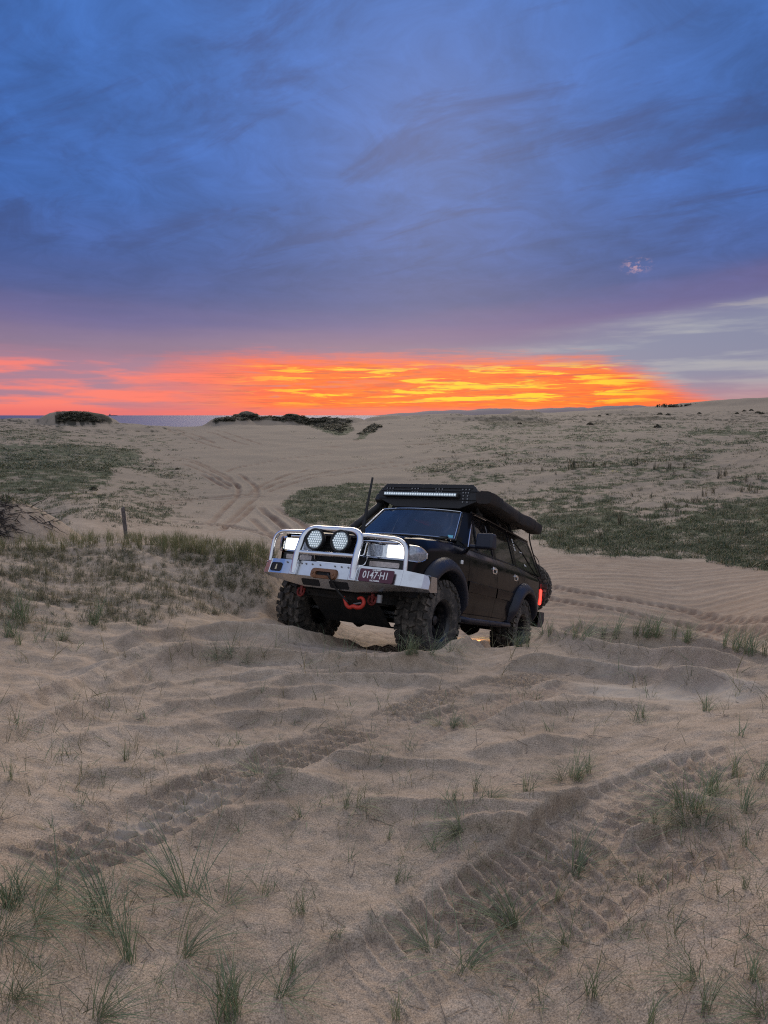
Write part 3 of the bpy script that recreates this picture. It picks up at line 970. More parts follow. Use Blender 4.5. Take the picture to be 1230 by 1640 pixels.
def sand_material():
    m = bpy.data.materials.new('sand')
    m.use_nodes = True
    t = NT(m.node_tree)
    b = t.new('ShaderNodeBsdfPrincipled')
    o = t.new('ShaderNodeOutputMaterial')
    t.t.links.new(b.outputs[0], o.inputs[0])
    g = t.new('ShaderNodeNewGeometry').outputs['Position']
    def at(nm):
        return t.new('ShaderNodeAttribute', attribute_name=nm).outputs['Fac']
    n1 = t.noise(g, 0.9, 5, 0.6)
    n2 = t.noise(g, 7.0, 5, 0.65)
    n3 = t.noise(g, 190.0, 3, 0.7)
    n4 = t.noise(g, 0.12, 4, 0.6)
    c = t.mix(t.maprange(n1, 0.35, 0.65), (0.335, 0.258, 0.194, 1), (0.418, 0.330, 0.252, 1))
    c = t.mix(t.math('MULTIPLY', t.maprange(n2, 0.40, 0.62), 0.48), c, (0.225, 0.172, 0.122, 1))
    c = t.mix(t.math('MULTIPLY', t.maprange(n4, 0.40, 0.62), 0.30), c, (0.345, 0.285, 0.230, 1))
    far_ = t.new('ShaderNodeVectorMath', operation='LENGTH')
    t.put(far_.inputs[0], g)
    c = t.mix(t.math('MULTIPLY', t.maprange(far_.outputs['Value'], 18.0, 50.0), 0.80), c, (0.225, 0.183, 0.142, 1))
    grain = t.maprange(n3, 0.30, 0.70, 0.45, 1.55, smooth=False)
    c = t.vmath('SCALE', c, scale=grain)
    c = t.mix(t.math('MULTIPLY', at('pale'), 0.8), c, (0.46, 0.40, 0.335, 1))
    c = t.mix(t.math('MULTIPLY', at('damp_red'), 0.85), c, t.mix(t.maprange(n2, 0.35, 0.65), (0.150, 0.088, 0.062, 1), (0.215, 0.132, 0.094, 1)))
    gs = t.noise(g, 5.5, 6, 0.72)
    gk = t.maprange(t.math('ADD', at('green'), t.math('MULTIPLY', t.math('SUBTRACT', gs, 0.5), 1.5)), 0.32, 0.62)
    gc = t.mix(t.maprange(t.noise(g, 0.8, 4, 0.6), 0.38, 0.62), (0.036, 0.052, 0.028, 1), (0.070, 0.088, 0.045, 1))
    gc = t.mix(t.maprange(far_.outputs['Value'], 118.0, 140.0), gc, (0.030, 0.029, 0.021, 1))
    c = t.mix(t.math('MULTIPLY', gk, 0.88), c, gc)
    # litter: dark crumbs of plant matter
    v = t.new('ShaderNodeTexVoronoi')
    v.inputs['Scale'].default_value = 26.0
    t.put(v.inputs['Vector'], g)
    crumb = t.math('MULTIPLY', t.maprange(v.outputs['Distance'], 0.10, 0.05), t.maprange(t.noise(g, 2.2, 3, 0.6), 0.52, 0.60))
    c = t.mix(t.math('MULTIPLY', crumb, 0.7), c, (0.10, 0.075, 0.055, 1))
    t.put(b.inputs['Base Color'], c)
    b.inputs['Roughness'].default_value = 0.95
    b.inputs['Specular IOR Level'].default_value = 0.15
    bn = t.new('ShaderNodeBump')
    bn.inputs['Strength'].default_value = 0.6
    bn.inputs['Distance'].default_value = 0.0045
    h = t.math('ADD', t.math('MULTIPLY', n3, 0.55), t.math('MULTIPLY', t.noise(g, 48.0, 5, 0.7), 1.1))
    t.put(bn.inputs['Height'], h)
    bn2 = t.new('ShaderNodeBump')
    bn2.inputs['Strength'].default_value = 0.55
    bn2.inputs['Distance'].default_value = 0.06
    t.put(bn2.inputs['Height'], t.noise(g, 3.5, 6, 0.66))
    t.t.links.new(bn2.outputs[0], bn.inputs['Normal'])
    t.t.links.new(bn.outputs[0], b.inputs['Normal'])
    return m


SAND = sand_material()
me = build_sheet()
me.materials.append(SAND)
sand = bpy.data.objects.new('sand_ground', me)
COL.objects.link(sand)
tag(sand, 'rippled grey-brown dune sand running from the tyre prints to the shore', 'sand', kind='structure')

# --- sea to the horizon
SEA_Z = -7.0
mw = bpy.data.materials.new('sea_water')
mw.use_nodes = True
t = NT(mw.node_tree)
b = t.new('ShaderNodeBsdfPrincipled')
o = t.new('ShaderNodeOutputMaterial')
t.t.links.new(b.outputs[0], o.inputs[0])
b.inputs['Base Color'].default_value = (0.105, 0.105, 0.22, 1)
b.inputs['Specular IOR Level'].default_value = 0.10
b.inputs['Roughness'].default_value = 0.6
b.inputs['IOR'].default_value = 1.33
bn = t.new('ShaderNodeBump')
bn.inputs['Strength'].default_value = 1.0
bn.inputs['Distance'].default_value = 0.4
g = t.new('ShaderNodeNewGeometry').outputs['Position']
t.put(bn.inputs['Height'], t.math('ADD', t.noise(g, 0.05, 5, 0.65), t.math('MULTIPLY', t.noise(g, 0.35, 4, 0.6), 0.3)))
t.t.links.new(bn.outputs[0], b.inputs['Normal'])
m_ = MB()
ring_r = [20, 400, 2000, 9000, 45000]
m_.grid([[(r * math.sin(2 * math.pi * k / 96), r * math.cos(2 * math.pi * k / 96), SEA_Z) for k in range(97)] for r in ring_r])
sea = m_.build('sea', mw, smooth=0)
if sea.data.polygons[0].normal.z < 0:
    sea.data.flip_normals()
tag(sea, 'slate blue sea between the shore dunes under the sunset', 'sea', kind='structure')

# --- a far headland, one plain purplish grey, and the low wood on the right skyline
HILL = mat('headland', (0.16, 0.13, 0.15), 0.95)
def headland(name, pix, dist, depth, label):
    a, s_ = pix_dir([p[0] for p in pix], [p[1] for p in pix])
    a = np.asarray(a); h = dist * np.asarray(s_)
    aa = np.linspace(a[0], a[-1], 90)
    hh = np.interp(aa, a, h) * (1 + 0.10 * fbm(aa * 90, aa * 0 + dist, 4)) + 1.0
    rows = []
    for k, f in ((0.0, 0.0), (0.35, 0.62), (0.75, 0.95), (1.0, 1.0), (1.5, 0.6), (2.0, 0.0)):
        d = dist + (k - 1) * depth
        rows.append([(d * math.sin(x), d * math.cos(x), SEA_Z - 6 + (EYE - SEA_Z + 6 + z) * f * (1 + 0.12 * math.sin(x * 70 + k * 9))) for x, z in zip(aa, hh)])
    m = MB()
    m.grid(rows)
    o = m.build(name, HILL, smooth=60)
    return tag(o, label, 'hills', kind='structure')
headland('headland', [(600, 666), (640, 662), (690, 659), (740, 657), (800, 655), (860, 656), (930, 653), (1000, 651), (1060, 650), (1130, 652)], 7000, 700, 'low far headland dull purple under the orange cloud')

# ------------------------------------------------------------------ grass
def leaf_mat(name, c0, c1, rough=0.6):
    m = bpy.data.materials.new(name)
    m.use_nodes = True
    t = NT(m.node_tree)
    b = t.new('ShaderNodeBsdfPrincipled')
    o = t.new('ShaderNodeOutputMaterial')
    oi = t.new('ShaderNodeObjectInfo')
    g = t.new('ShaderNodeNewGeometry')
    f = t.math('ADD', t.math('MULTIPLY', oi.outputs['Random'], 0.5), t.math('MULTIPLY', g.outputs['Random Per Island'], 0.5))
    c = t.ramp(f, [(0.0, (*c0, 1)), (0.7, (*c1, 1)), (1.0, (c1[0] * 1.5, c1[1] * 1.3, c1[2] * 1.1, 1))])
    dry = t.maprange(t.math('FRACT', t.math('MULTIPLY', g.outputs['Random Per Island'], 7.31)), 0.86, 0.90)
    c = t.mix(t.math('MULTIPLY', dry, 0.85), c, (0.30, 0.235, 0.15, 1))
    t.put(b.inputs['Base Color'], c)
    b.inputs['Roughness'].default_value = rough
    tr = t.new('ShaderNodeBsdfTranslucent')
    t.put(tr.inputs[0], c)
    mx = t.new('ShaderNodeMixShader')
    mx.inputs[0].default_value = 0.25
    t.t.links.new(b.outputs[0], mx.inputs[1])
    t.t.links.new(tr.outputs[0], mx.inputs[2])
    t.t.links.new(mx.outputs[0], o.inputs[0])
    return m


G_BLUE = leaf_mat('marram_leaf', (0.095, 0.130, 0.068), (0.185, 0.230, 0.130))
G_GOLD = leaf_mat('gold_green_leaf', (0.095, 0.108, 0.045), (0.185, 0.185, 0.085))
G_DARK = leaf_mat('dark_leaf', (0.034, 0.050, 0.024), (0.068, 0.092, 0.044))
G_OLIVE = leaf_mat('olive_leaf', (0.085, 0.088, 0.048), (0.165, 0.155, 0.085))
TWIG = leaf_mat('dry_twig', (0.16, 0.125, 0.095), (0.34, 0.28, 0.22), 0.9)
SHRUB = leaf_mat('shrub_leaf', (0.030, 0.032, 0.022), (0.062, 0.062, 0.038))


def blade(vs, fs, x, y, h, lean, az_, w_, droop, seg=4, z0=-0.02):
    """one tapering blade that bends over towards az_"""
    o = len(vs)
    dx, dy = math.cos(az_), math.sin(az_)
    px_, py_ = -dy, dx
    tw = rnd.uniform(-0.5, 0.5)
    ang = lean
    cx_, cy_, cz_ = x, y, z0
    L = h / seg
    for k in range(seg + 1):
        u = k / seg
        ww = w_ * (1 - u ** 1.6) * (0.75 + 0.5 * min(1, 3 * u))
        qx, qy = px_ * math.cos(tw) + dx * math.sin(tw), py_ * math.cos(tw) + dy * math.sin(tw)
        if k < seg:
            vs.append((cx_ - qx * ww, cy_ - qy * ww, cz_))
            vs.append((cx_ + qx * ww, cy_ + qy * ww, cz_))
        else:
            vs.append((cx_, cy_, cz_))
        cx_ += dx * math.sin(ang) * L
        cy_ += dy * math.sin(ang) * L
        cz_ += math.cos(ang) * L
        ang = min(ang + droop / seg, 1.75)
        tw += rnd.uniform(-0.15, 0.15)
    for k in range(seg - 1):
        fs.append((o + 2 * k, o + 2 * k + 1, o + 2 * k + 3, o + 2 * k + 2))
    fs.append((o + 2 * seg - 2, o + 2 * seg - 1, o + 2 * seg))


def tuft_mesh(name, n, h, spread, lean, droop, wind, mat_, w_=0.0024, seg=4, hvar=0.45):
    """wind: (azimuth, strength 0-1) towards which the blades are combed"""
    vs, fs = [], []
    for _ in range(n):
        a = rnd.uniform(0, 2 * math.pi)
        r = spread * math.sqrt(rnd.random())
        fa = rnd.uniform(0, 2 * math.pi)
        if rnd.random() < wind[1]:
            fa = wind[0] + rnd.gauss(0, 0.45)
        hh = h * rnd.uniform(1 - hvar, 1.1)
        blade(vs, fs, r * math.cos(a), r * math.sin(a), hh, abs(rnd.gauss(lean, lean * 0.6 + 0.05)), fa, w_ * rnd.uniform(0.7, 1.25), max(0.0, rnd.gauss(droop, 0.35)), seg)
    me = bpy.data.meshes.new(name)
    me.from_pydata(vs, [], fs)
    for p in me.polygons:
        p.use_smooth = True
    me.materials.append(mat_)
    return me


WINDAZ = 0.0     # +x: combed to the right
T_UP = [tuft_mesh('upright_tuft', 26, 0.42, 0.035, 0.16, 0.75, (0, 0.3), G_BLUE) for _ in range(4)]
T_THIN = [tuft_mesh('thin_tuft', 9, 0.40, 0.03, 0.30, 0.8, (0, 0.4), G_BLUE, 0.0024) for _ in range(4)]
T_ARCH = [tuft_mesh('arched_tuft', 56, 0.60, 0.05, 0.88, 0.90, (0, 0.78), G_BLUE, 0.0024, 5) for _ in range(4)]
T_LIE = [tuft_mesh('flattened_tuft', 38, 0.46, 0.06, 1.15, 0.45, (0, 0.7), G_BLUE, 0.0026, 5) for _ in range(3)]
T_DENSE = [tuft_mesh('dense_tuft', 70, 0.46, 0.075, 0.42, 0.85, (0, 0.35), G_BLUE, 0.0030) for _ in range(3)]
T_LOW = [tuft_mesh('low_tuft', 16, 0.20, 0.06, 0.8, 0.6, (0, 0.3), G_BLUE, 0.0024) for _ in range(3)]
KINDS_ = {'u': T_UP, 't': T_THIN, 'a': T_ARCH, 'f': T_LIE, 'd': T_DENSE, 'l': T_LOW}
G_NAME = {'u': 'upright tufts of dune grass', 't': 'thin sprigs of dune grass', 'a': 'arching tufts of dune grass', 'f': 'flattened tufts of dune grass', 'd': 'dense tufts of dune grass', 'l': 'low tufts of dune grass'}
G_LABEL = {'u': 'small upright tuft of green dune grass growing out of the rippled sand',
           't': 'thin sprig of a few grass blades growing out of the rippled sand',
           'a': 'tuft of dune grass arched over to one side on the rippled sand',
           'f': 'tuft of dune grass pressed flat on the rippled sand',
           'd': 'thick tuft of green dune grass growing out of the rippled sand',
           'l': 'low sparse tuft of short blades on the rippled sand'}

# (px, py, kind, blade height in px as seen, turn in degrees: 0 leans right, 180 left, label or None)
TUFTS = [
    (20, 1450, 'd', 120, 20, 'wide tangled tuft of dune grass at the left edge beside the long tyre print'), (60, 1470, 'a', 120, 0, None), (5, 1500, 'a', 110, 30, None),
    (95, 1425, 'a', 130, 150, None), (135, 1478, 'f', 120, 10, None), (166, 1470, 'a', 150, 170, None), (180, 1440, 't', 90, 60, None),
    (207, 1540, 'u', 175, 100, 'tall upright tuft whose long blades reach up past the arched clumps'), (190, 1500, 'a', 110, 200, None),
    (302, 1440, 'a', 170, 180, 'big tuft of dune grass combed over to the left in the sand bank'), (330, 1442, 'f', 130, 175, None), (362, 1446, 'f', 90, 20, None),
    (290, 1532, 'a', 130, 40, None), (300, 1500, 't', 120, 50, None), (363, 1628, 'd', 175, 80, 'tallest thick tuft at the bottom edge, left of the deep tyre print'),
    (350, 1600, 'u', 150, 60, None), (380, 1610, 'u', 130, 100, None), (156, 1632, 'a', 110, 40, None), (484, 1464, 'u', 95, 90, None), (470, 1466, 't', 80, 170, None),
    (449, 1596, 'a', 90, 0, None), (445, 1590, 'l', 60, 180, None), (469, 1560, 'u', 105, 40, None), (418, 1430, 't', 110, 95, None), (425, 1432, 'l', 50, 0, None),
    (554, 1294, 'u', 75, 70, 'tuft of upright blades just above the round sand hump'), (570, 1290, 'a', 70, 20, None), (535, 1285, 't', 70, 120, None), (510, 1290, 'l', 45, 0, None),
    (479, 1308, 'l', 60, 150, None), (469, 1338, 't', 60, 120, None), (272, 1395, 't', 60, 80, None), (413, 1240, 'f', 75, 175, 'dense clump pressed flat across the long tyre print'), (430, 1244, 'f', 60, 10, None),
    (277, 1208, 'f', 60, 0, None), (262, 1212, 'l', 45, 180, None), (202, 1218, 'u', 55, 100, None), (65, 1258, 't', 75, 30, None), (15, 1250, 'u', 60, 60, None),
    (368, 1192, 'l', 55, 20, None), (350, 1196, 't', 60, 60, None), (297, 1300, 't', 45, 80, None), (265, 1258, 't', 40, 10, None), (102, 1210, 'l', 45, 0, None),
    (1114, 1300, 'd', 110, 60, 'largest thick tuft, growing on the right beside the deep tyre print'), (1090, 1290, 'a', 110, 150, None), (1140, 1272, 'd', 95, 20, None),
    (1175, 1245, 'u', 90, 60, None), (1130, 1322, 'f', 90, 10, None), (1100, 1318, 'a', 80, 190, None), (1190, 1300, 'a', 70, 10, None), (1048, 1320, 'u', 50, 90, None), (1192, 1355, 'u', 65, 100, None), (1215, 1250, 'a', 70, 20, None),
    (922, 1246, 'd', 70, 40, 'thick tuft on the bare hump left of the deep tyre print'), (900, 1250, 'a', 60, 170, None), (942, 1238, 'u', 60, 50, None), (842, 1268, 'u', 60, 110, None), (850, 1268, 'l', 40, 0, None),
    (761, 1268, 'u', 75, 85, None), (728, 1283, 'u', 55, 60, None), (720, 1280, 'l', 40, 180, None), (786, 1278, 'a', 55, 30, None), (770, 1282, 'l', 40, 0, None),
    (741, 1326, 'a', 75, 200, 'tuft leaning down to the left on the pale bare sand'), (730, 1338, 'a', 60, 205, None), (700, 1358, 'l', 60, 200, None), (622, 1344, 'u', 50, 90, None), (635, 1414, 'u', 60, 90, None), (648, 1412, 'l', 45, 0, None),
    (922, 1360, 'u', 50, 90, None), (920, 1402, 'a', 95, 15, None), (1028, 1420, 'u', 60, 70, None), (1020, 1412, 'l', 50, 180, None), (822, 1488, 'a', 130, 165, 'arched clump with long blades swept left across the deep tyre print'), (812, 1470, 'f', 120, 175, None), (825, 1480, 'u', 90, 95, None),
    (892, 1444, 'u', 70, 45, None), (690, 1520, 'a', 95, 140, None), (700, 1516, 'u', 60, 60, None), (740, 1556, 'a', 150, 330, None), (907, 1515, 'a', 80, 130, None), (900, 1512, 'u', 50, 60, None),
    (948, 1597, 'u', 150, 75, 'lone tuft standing up from bare sand near the bottom right'), (1079, 1496, 't', 90, 90, None), (1114, 1566, 'a', 80, 120, None), (1129, 1622, 'u', 110, 90, None), (1205, 1572, 'u', 85, 80, None),
    (1222, 1624, 'a', 100, 110, None), (635, 1634, 'u', 110, 80, None), (1040, 1645, 'u', 120, 90, None), (1192, 1424, 'u', 50, 90, None), (1068, 1470, 't', 60, 30, None), (810, 1636, 't', 90, 30, None),
    (726, 1164, 'd', 48, 30, None), (705, 1160, 'a', 45, 170, None), (745, 1166, 'f', 40, 10, None), (1018, 1158, 'f', 60, 20, None), (1030, 1150, 'u', 45, 50, None), (1130, 1140, 'f', 50, 0, None), (1128, 1138, 'u', 45, 80, None),
    (655, 1046, 'd', 40, 40, 'tuft growing against the near front tyre'), (690, 1046, 'a', 42, 20, None), (668, 1048, 'u', 40, 120, None), (640, 1044, 't', 36, 150, None), (720, 1044, 'a', 36, 0, None), (830, 1036, 'd', 34, 60, None), (845, 1036, 'u', 30, 100, None), (805, 1030, 'a', 34, 120, None), (815, 1022, 'u', 34, 70, None), (790, 1030, 't', 34, 90, None),
    (1035, 1018, 'd', 32, 60, 'thick tuft on top of the sand crest right of the vehicle'), (1050, 1017, 'd', 30, 20, None), (1018, 1020, 'u', 32, 90, None), (1080, 1022, 'u', 28, 60, None), (1100, 1026, 'd', 28, 30, None), (1160, 1036, 'u', 32, 60, None), (1180, 1040, 'd', 28, 90, None), (1200, 1046, 'd', 30, 30, None), (985, 1020, 'a', 30, 20, None), (965, 1022, 'u', 26, 60, None),
    (920, 1022, 'u', 30, 80, None), (935, 1022, 'a', 34, 10, None), (880, 1018, 'u', 26, 70, None), (870, 1016, 'a', 26, 100, None), (900, 1020, 'l', 24, 0, None), (1225, 1050, 'u', 30, 60, None),
    (545, 1052, 't', 44, 110, None), (520, 1030, 't', 36, 90, None), (560, 1042, 't', 48, 80, None), (480, 1024, 't', 32, 60, None), (440, 1036, 'f', 40, 10, None), (390, 1056, 'f', 48, 10, None), (370, 1050, 'a', 40, 180, None), (350, 1056, 'f', 42, 170, None),
    (30, 1032, 'u', 42, 90, None), (55, 1028, 'l', 36, 20, None), (100, 1025, 'd', 30, 30, None), (15, 1020, 'd', 36, 90, None), (150, 1000, 'd', 40, 60, None), (28, 990, 'd', 48, 90, None), (40, 996, 'a', 40, 20, None), (160, 985, 'u', 44, 120, None),
    (180, 1105, 't', 46, 90, None), (240, 1090, 't', 40, 100, None), (310, 1095, 't', 34, 60, None), (120, 1120, 't', 44, 80, None), (420, 1110, 'l', 36, 10, None), (620, 1120, 't', 44, 80, None), (560, 1130, 'l', 38, 160, None), (860, 1120, 'l', 36, 20, None), (1180, 1115, 't', 50, 80, None), (470, 1160, 'l', 36, 0, None), (230, 1150, 'l', 40, 200, None), (30, 1160, 'l', 48, 0, None), (950, 1175, 't', 50, 60, None), (880, 1170, 'l', 40, 180, None), (610, 1215, 'l', 40, 20, None), (660, 1200, 'l', 40, 180, None), (1190, 1180, 'l', 45, 10, None), (120, 1290, 'l', 40, 0, None), (80, 1325, 'l', 44, 180, None), (560, 1380, 'l', 44, 20, None), (380, 1330, 'l', 40, 180, None), (530, 1500, 'l', 50, 20, None), (600, 1480, 't', 70, 100, None), (250, 1580, 'l', 60, 30, None), (60, 1560, 't', 90, 60, None), (20, 1600, 'a', 90, 30, None), (1000, 1500, 'l', 50, 0, None), (880, 1600, 'l', 55, 150, None),
]
gp = ground_at([q[0] for q in TUFTS], [min(q[1], 1639.5) if q[1] < 1640 else q[1] for q in TUFTS])
MESH_H = {'u': 0.42, 't': 0.42, 'a': 0.40, 'f': 0.42, 'd': 0.44, 'l': 0.19}


def dist_px(px, py, pts):
    best = 1e9
    for (x0, y0), (x1, y1) in zip(pts[:-1], pts[1:]):
        l2 = (x1 - x0) ** 2 + (y1 - y0) ** 2
        t_ = max(0, min(1, ((px - x0) * (x1 - x0) + (py - y0) * (y1 - y0)) / l2))
        best = min(best, math.hypot(px - x0 - t_ * (x1 - x0), py - y0 - t_ * (y1 - y0)))
    return best


def where(px, py):
    if py < 1064:
        return 'on the sand crest right of the vehicle' if px > 855 else 'on the sand crest in front of the tyres' if px > 430 else 'on the grassy slope left of the vehicle'
    if dist_px(px, py, TRACKS[1][0]) < 62:
        return 'in the deep tyre print on the right'
    if dist_px(px, py, TRACKS[2][0]) < 50:
        return 'in the shallow print beside the deep one'
    if dist_px(px, py, TRACKS[0][0]) < 42:
        return 'along the long tyre print'
    if py < 1200:
        return 'among the sand folds ' + ('below the left slope' if px < 430 else 'below the front tyres' if px < 800 else 'below the right crest')
    if px < 240:
        return 'above the long tyre print' if py < 1330 else 'at the lower left edge' if px < 140 else 'in the lower left sand'
    if px < 430 and py > 1380:
        return 'in the big clump left of centre' if py < 1470 else 'at the bottom edge left of centre'
    if px > 1000 and py > 1400:
        return 'in the lower right corner' if py > 1540 else 'on the bare sand right of the shallow print'
    if px > 1020:
        return 'beside the biggest tuft on the right'
    if px > 800 and py > 1420:
        return 'between the shallow print and the bottom edge'
    if px < 560:
        return 'by the round sand hump' if py < 1350 else 'on the sand right of the big left clump'
    return 'on the bare hump left of the deep print' if px > 800 else 'on the pale sand between the two prints'


K_WORD = {'u': 'upright grass tuft', 't': 'thin grass sprig', 'a': 'arching grass tuft', 'f': 'flattened grass tuft', 'd': 'thick grass tuft', 'l': 'low sparse grass tuft'}
ORD = ['leftmost', 'second from left', 'third from left', 'fourth from left', 'fifth from left', 'sixth from left', 'seventh from left', 'eighth from left', 'ninth from left', 'tenth from left', 'eleventh from left', 'twelfth from left', 'thirteenth from left', 'fourteenth from left', 'fifteenth from left', 'sixteenth from left', 'seventeenth from left', 'eighteenth from left', 'nineteenth from left', 'twentieth from left']


def placed(items):
    """items: (key, px, label) -> key: label made single by its place among its like"""
    by = {}
    for key, px, lab in items:
        by.setdefault(lab, []).append((px, key))
    out = {}
    for lab, L in by.items():
        L.sort()
        for i, (_, key) in enumerate(L):
            out[key] = lab if len(L) == 1 else lab + ', ' + ('rightmost' if i == len(L) - 1 else ORD[i])
    return out


tuft_label = placed([(i, q[0], K_WORD[q[2]] + ' ' + where(q[0], q[1])) for i, q in enumerate(TUFTS) if not q[5]])
tuft_i = -1
for (px, py, kd, hp, turn, lab), p in zip(TUFTS, gp):
    tuft_i += 1
    d = math.dist(p, (0, 0, EYE))
    hgt = (min(hp, 80) + (0.6 if kd in 'af' else 0.5) * max(0, hp - 80)) * d / F_PX * (1.5 if py < 1062 and px > 850 else 1.1 if py < 1062 else 0.74)
    o = bpy.data.objects.new('grass_tuft', rnd.choice(KINDS_[kd]))
    COL.objects.link(o)
    k = hgt / MESH_H[kd]
    o.location = p
    o.scale = (k * rnd.uniform(0.9, 1.1), k * rnd.uniform(0.9, 1.1), k)
    o.rotation_euler = (rnd.uniform(-0.1, 0.1), rnd.uniform(-0.1, 0.1), math.radians((0 if math.cos(math.radians(turn)) > 0 else 180) + rnd.uniform(-28, 28)))
    if lab:
        tag(o, lab, 'grass', group='tufts of dune grass on the near sand')
    else:
        tag(o, tuft_label[tuft_i], 'grass', group='tufts of dune grass on the near sand')


# --- grass nobody could count: instanced over points
def scatter(name, pts, scales, rots, meshes, label, cat):
    """pts Nx3; rots Nx3; one object of kind stuff"""
    n = len(pts)
    col = bpy.data.collections.new(name + ' sources')
    for i, me_ in enumerate(meshes):
        col.objects.link(bpy.data.objects.new(name + '_source', me_))
    me_ = bpy.data.meshes.new(name)
    me_.vertices.add(n)
    me_.vertices.foreach_set('co', np.asarray(pts, np.float32).ravel())
    a = me_.attributes.new('tuft_scale', 'FLOAT_VECTOR', 'POINT')
    sc3 = np.asarray(scales, np.float32)
    if sc3.ndim == 1:
        sc3 = np.repeat(sc3[:, None], 3, 1)
    a.data.foreach_set('vector', sc3.ravel())
    a = me_.attributes.new('tuft_turn', 'FLOAT_VECTOR', 'POINT')
    a.data.foreach_set('vector', np.asarray(rots, np.float32).ravel())
    a = me_.attributes.new('tuft_kind', 'INT', 'POINT')
    a.data.foreach_set('value', nrs.randint(0, len(meshes), n).astype(np.int32))
    me_.update()
    o = bpy.data.objects.new(name, me_)
    COL.objects.link(o)
    ng = bpy.data.node_groups.new(name, 'GeometryNodeTree')
    ng.interface.new_socket('Geometry', in_out='INPUT', socket_type='NodeSocketGeometry')
    ng.interface.new_socket('Geometry', in_out='OUTPUT', socket_type='NodeSocketGeometry')
    N, Lk = ng.nodes, ng.links
    gi, go = N.new('NodeGroupInput'), N.new('NodeGroupOutput')
    ip = N.new('GeometryNodeInstanceOnPoints')
    ci = N.new('GeometryNodeCollectionInfo')
    ci.inputs['Collection'].default_value = col
    ci.inputs['Separate Children'].default_value = True
    ci.inputs['Reset Children'].default_value = True
    def named(nm, ty):
        q = N.new('GeometryNodeInputNamedAttribute')
        q.data_type = ty
        q.inputs['Name'].default_value = nm
        return q.outputs['Attribute']
    er = N.new('FunctionNodeEulerToRotation')
    Lk.new(named('tuft_turn', 'FLOAT_VECTOR'), er.inputs[0])
    Lk.new(gi.outputs[0], ip.inputs['Points'])
    Lk.new(ci.outputs[0], ip.inputs['Instance'])
    ip.inputs['Pick Instance'].default_value = True
    Lk.new(named('tuft_kind', 'INT'), ip.inputs['Instance Index'])
    Lk.new(er.outputs[0], ip.inputs['Rotation'])
    Lk.new(named('tuft_scale', 'FLOAT_VECTOR'), ip.inputs['Scale'])
    Lk.new(ip.outputs[0], go.inputs[0])
    md = o.modifiers.new('scatter', 'NODES')
    md.node_group = ng
    return tag(o, label, cat, kind='stuff')


def in_region(poly, n, jitter=0.0, keep=None):
    """n points of the ground seen inside a polygon of the photograph"""
    xs, ys = [p[0] for p in poly], [p[1] for p in poly]
    px, py = nrs.uniform(min(xs), max(xs), n * 3), nrs.uniform(min(ys), max(ys), n * 3)
    k = in_poly(px, py, poly)
    px, py = px[k][:n], py[k][:n]
    P = ground_at(px, py)
    if jitter:
        q = P[:, :2] + nrs.normal(0, jitter, (len(P), 2))
        P = np.stack([q[:, 0], q[:, 1], height(q[:, 0], q[:, 1])], 1)
    return P


def clear_of_car(P):
    R = np.array(CAR_R)
    L = (P - np.array(CAR_T)) @ R
    return ~((np.abs(L[:, 1]) < 1.05) & (L[:, 0] > -4.4) & (L[:, 0] < 0.95))


def turns(n, tilt=0.12):
    return np.stack([nrs.normal(0, tilt, n), nrs.normal(0, tilt, n), nrs.uniform(0, 6.283, n)], 1)


# tall gold-green grass along the top of the left hump
M_GOLD = [tuft_mesh('gold_tuft', 26, 0.48, 0.10, 0.20, 0.55, (0, 0.3), G_GOLD, 0.0042, 3) for _ in range(5)]
A_ = in_region([(-120, 868), (0, 868), (80, 866), (120, 860), (200, 856), (300, 858), (380, 868), (440, 880), (438, 905), (380, 892), (300, 880), (200, 874), (100, 880), (0, 890), (-120, 890)], 260, 0.12)
A2 = in_region([(200, 858), (300, 858), (380, 868), (440, 884), (438, 910), (380, 904), (300, 892), (230, 880)], 190, 0.1)
A_ = np.concatenate([A_, A2])
A_ = A_[clear_of_car(A_)]
scatter('tall_grass', A_, nrs.uniform(0.2, 0.6, len(A_)), turns(len(A_)), M_GOLD, 'band of tall gold-green grass along the top of the left hump', 'grass')
# darker scattered grass on the near side of that hump
M_HUMP = [tuft_mesh('hump_tuft', 20, 0.30, 0.10, 0.75, 0.6, (0, 0.4), G_DARK if i < 2 else G_OLIVE, 0.0034, 3) for i in range(5)] + [tuft_mesh('hump_upright', 14, 0.36, 0.06, 0.3, 0.6, (0, 0.3), G_OLIVE, 0.0030, 3) for _ in range(2)]
B_ = in_region([(-120, 880), (100, 878), (300, 880), (436, 905), (436, 960), (380, 985), (300, 985), (200, 1010), (100, 1012), (-120, 1020)], 6500)
nz = fbm(B_[:, 0] * 1.3, B_[:, 1] * 1.3, 3)
keep = (nz + nrs.uniform(-0.3, 0.3, len(B_)) > 0.06) | (nrs.rand(len(B_)) < 0.25)
keep &= nrs.rand(len(B_)) < (0.12 + 0.88 * sstep(5.4, 7.6, np.hypot(B_[:, 0], B_[:, 1])))
B_ = B_[keep & clear_of_car(B_)]
scatter('hump_grass', B_, nrs.uniform(0.15, 0.46, len(B_)), turns(len(B_)), M_HUMP, 'scattered dark grass on the near face of the left hump', 'grass')
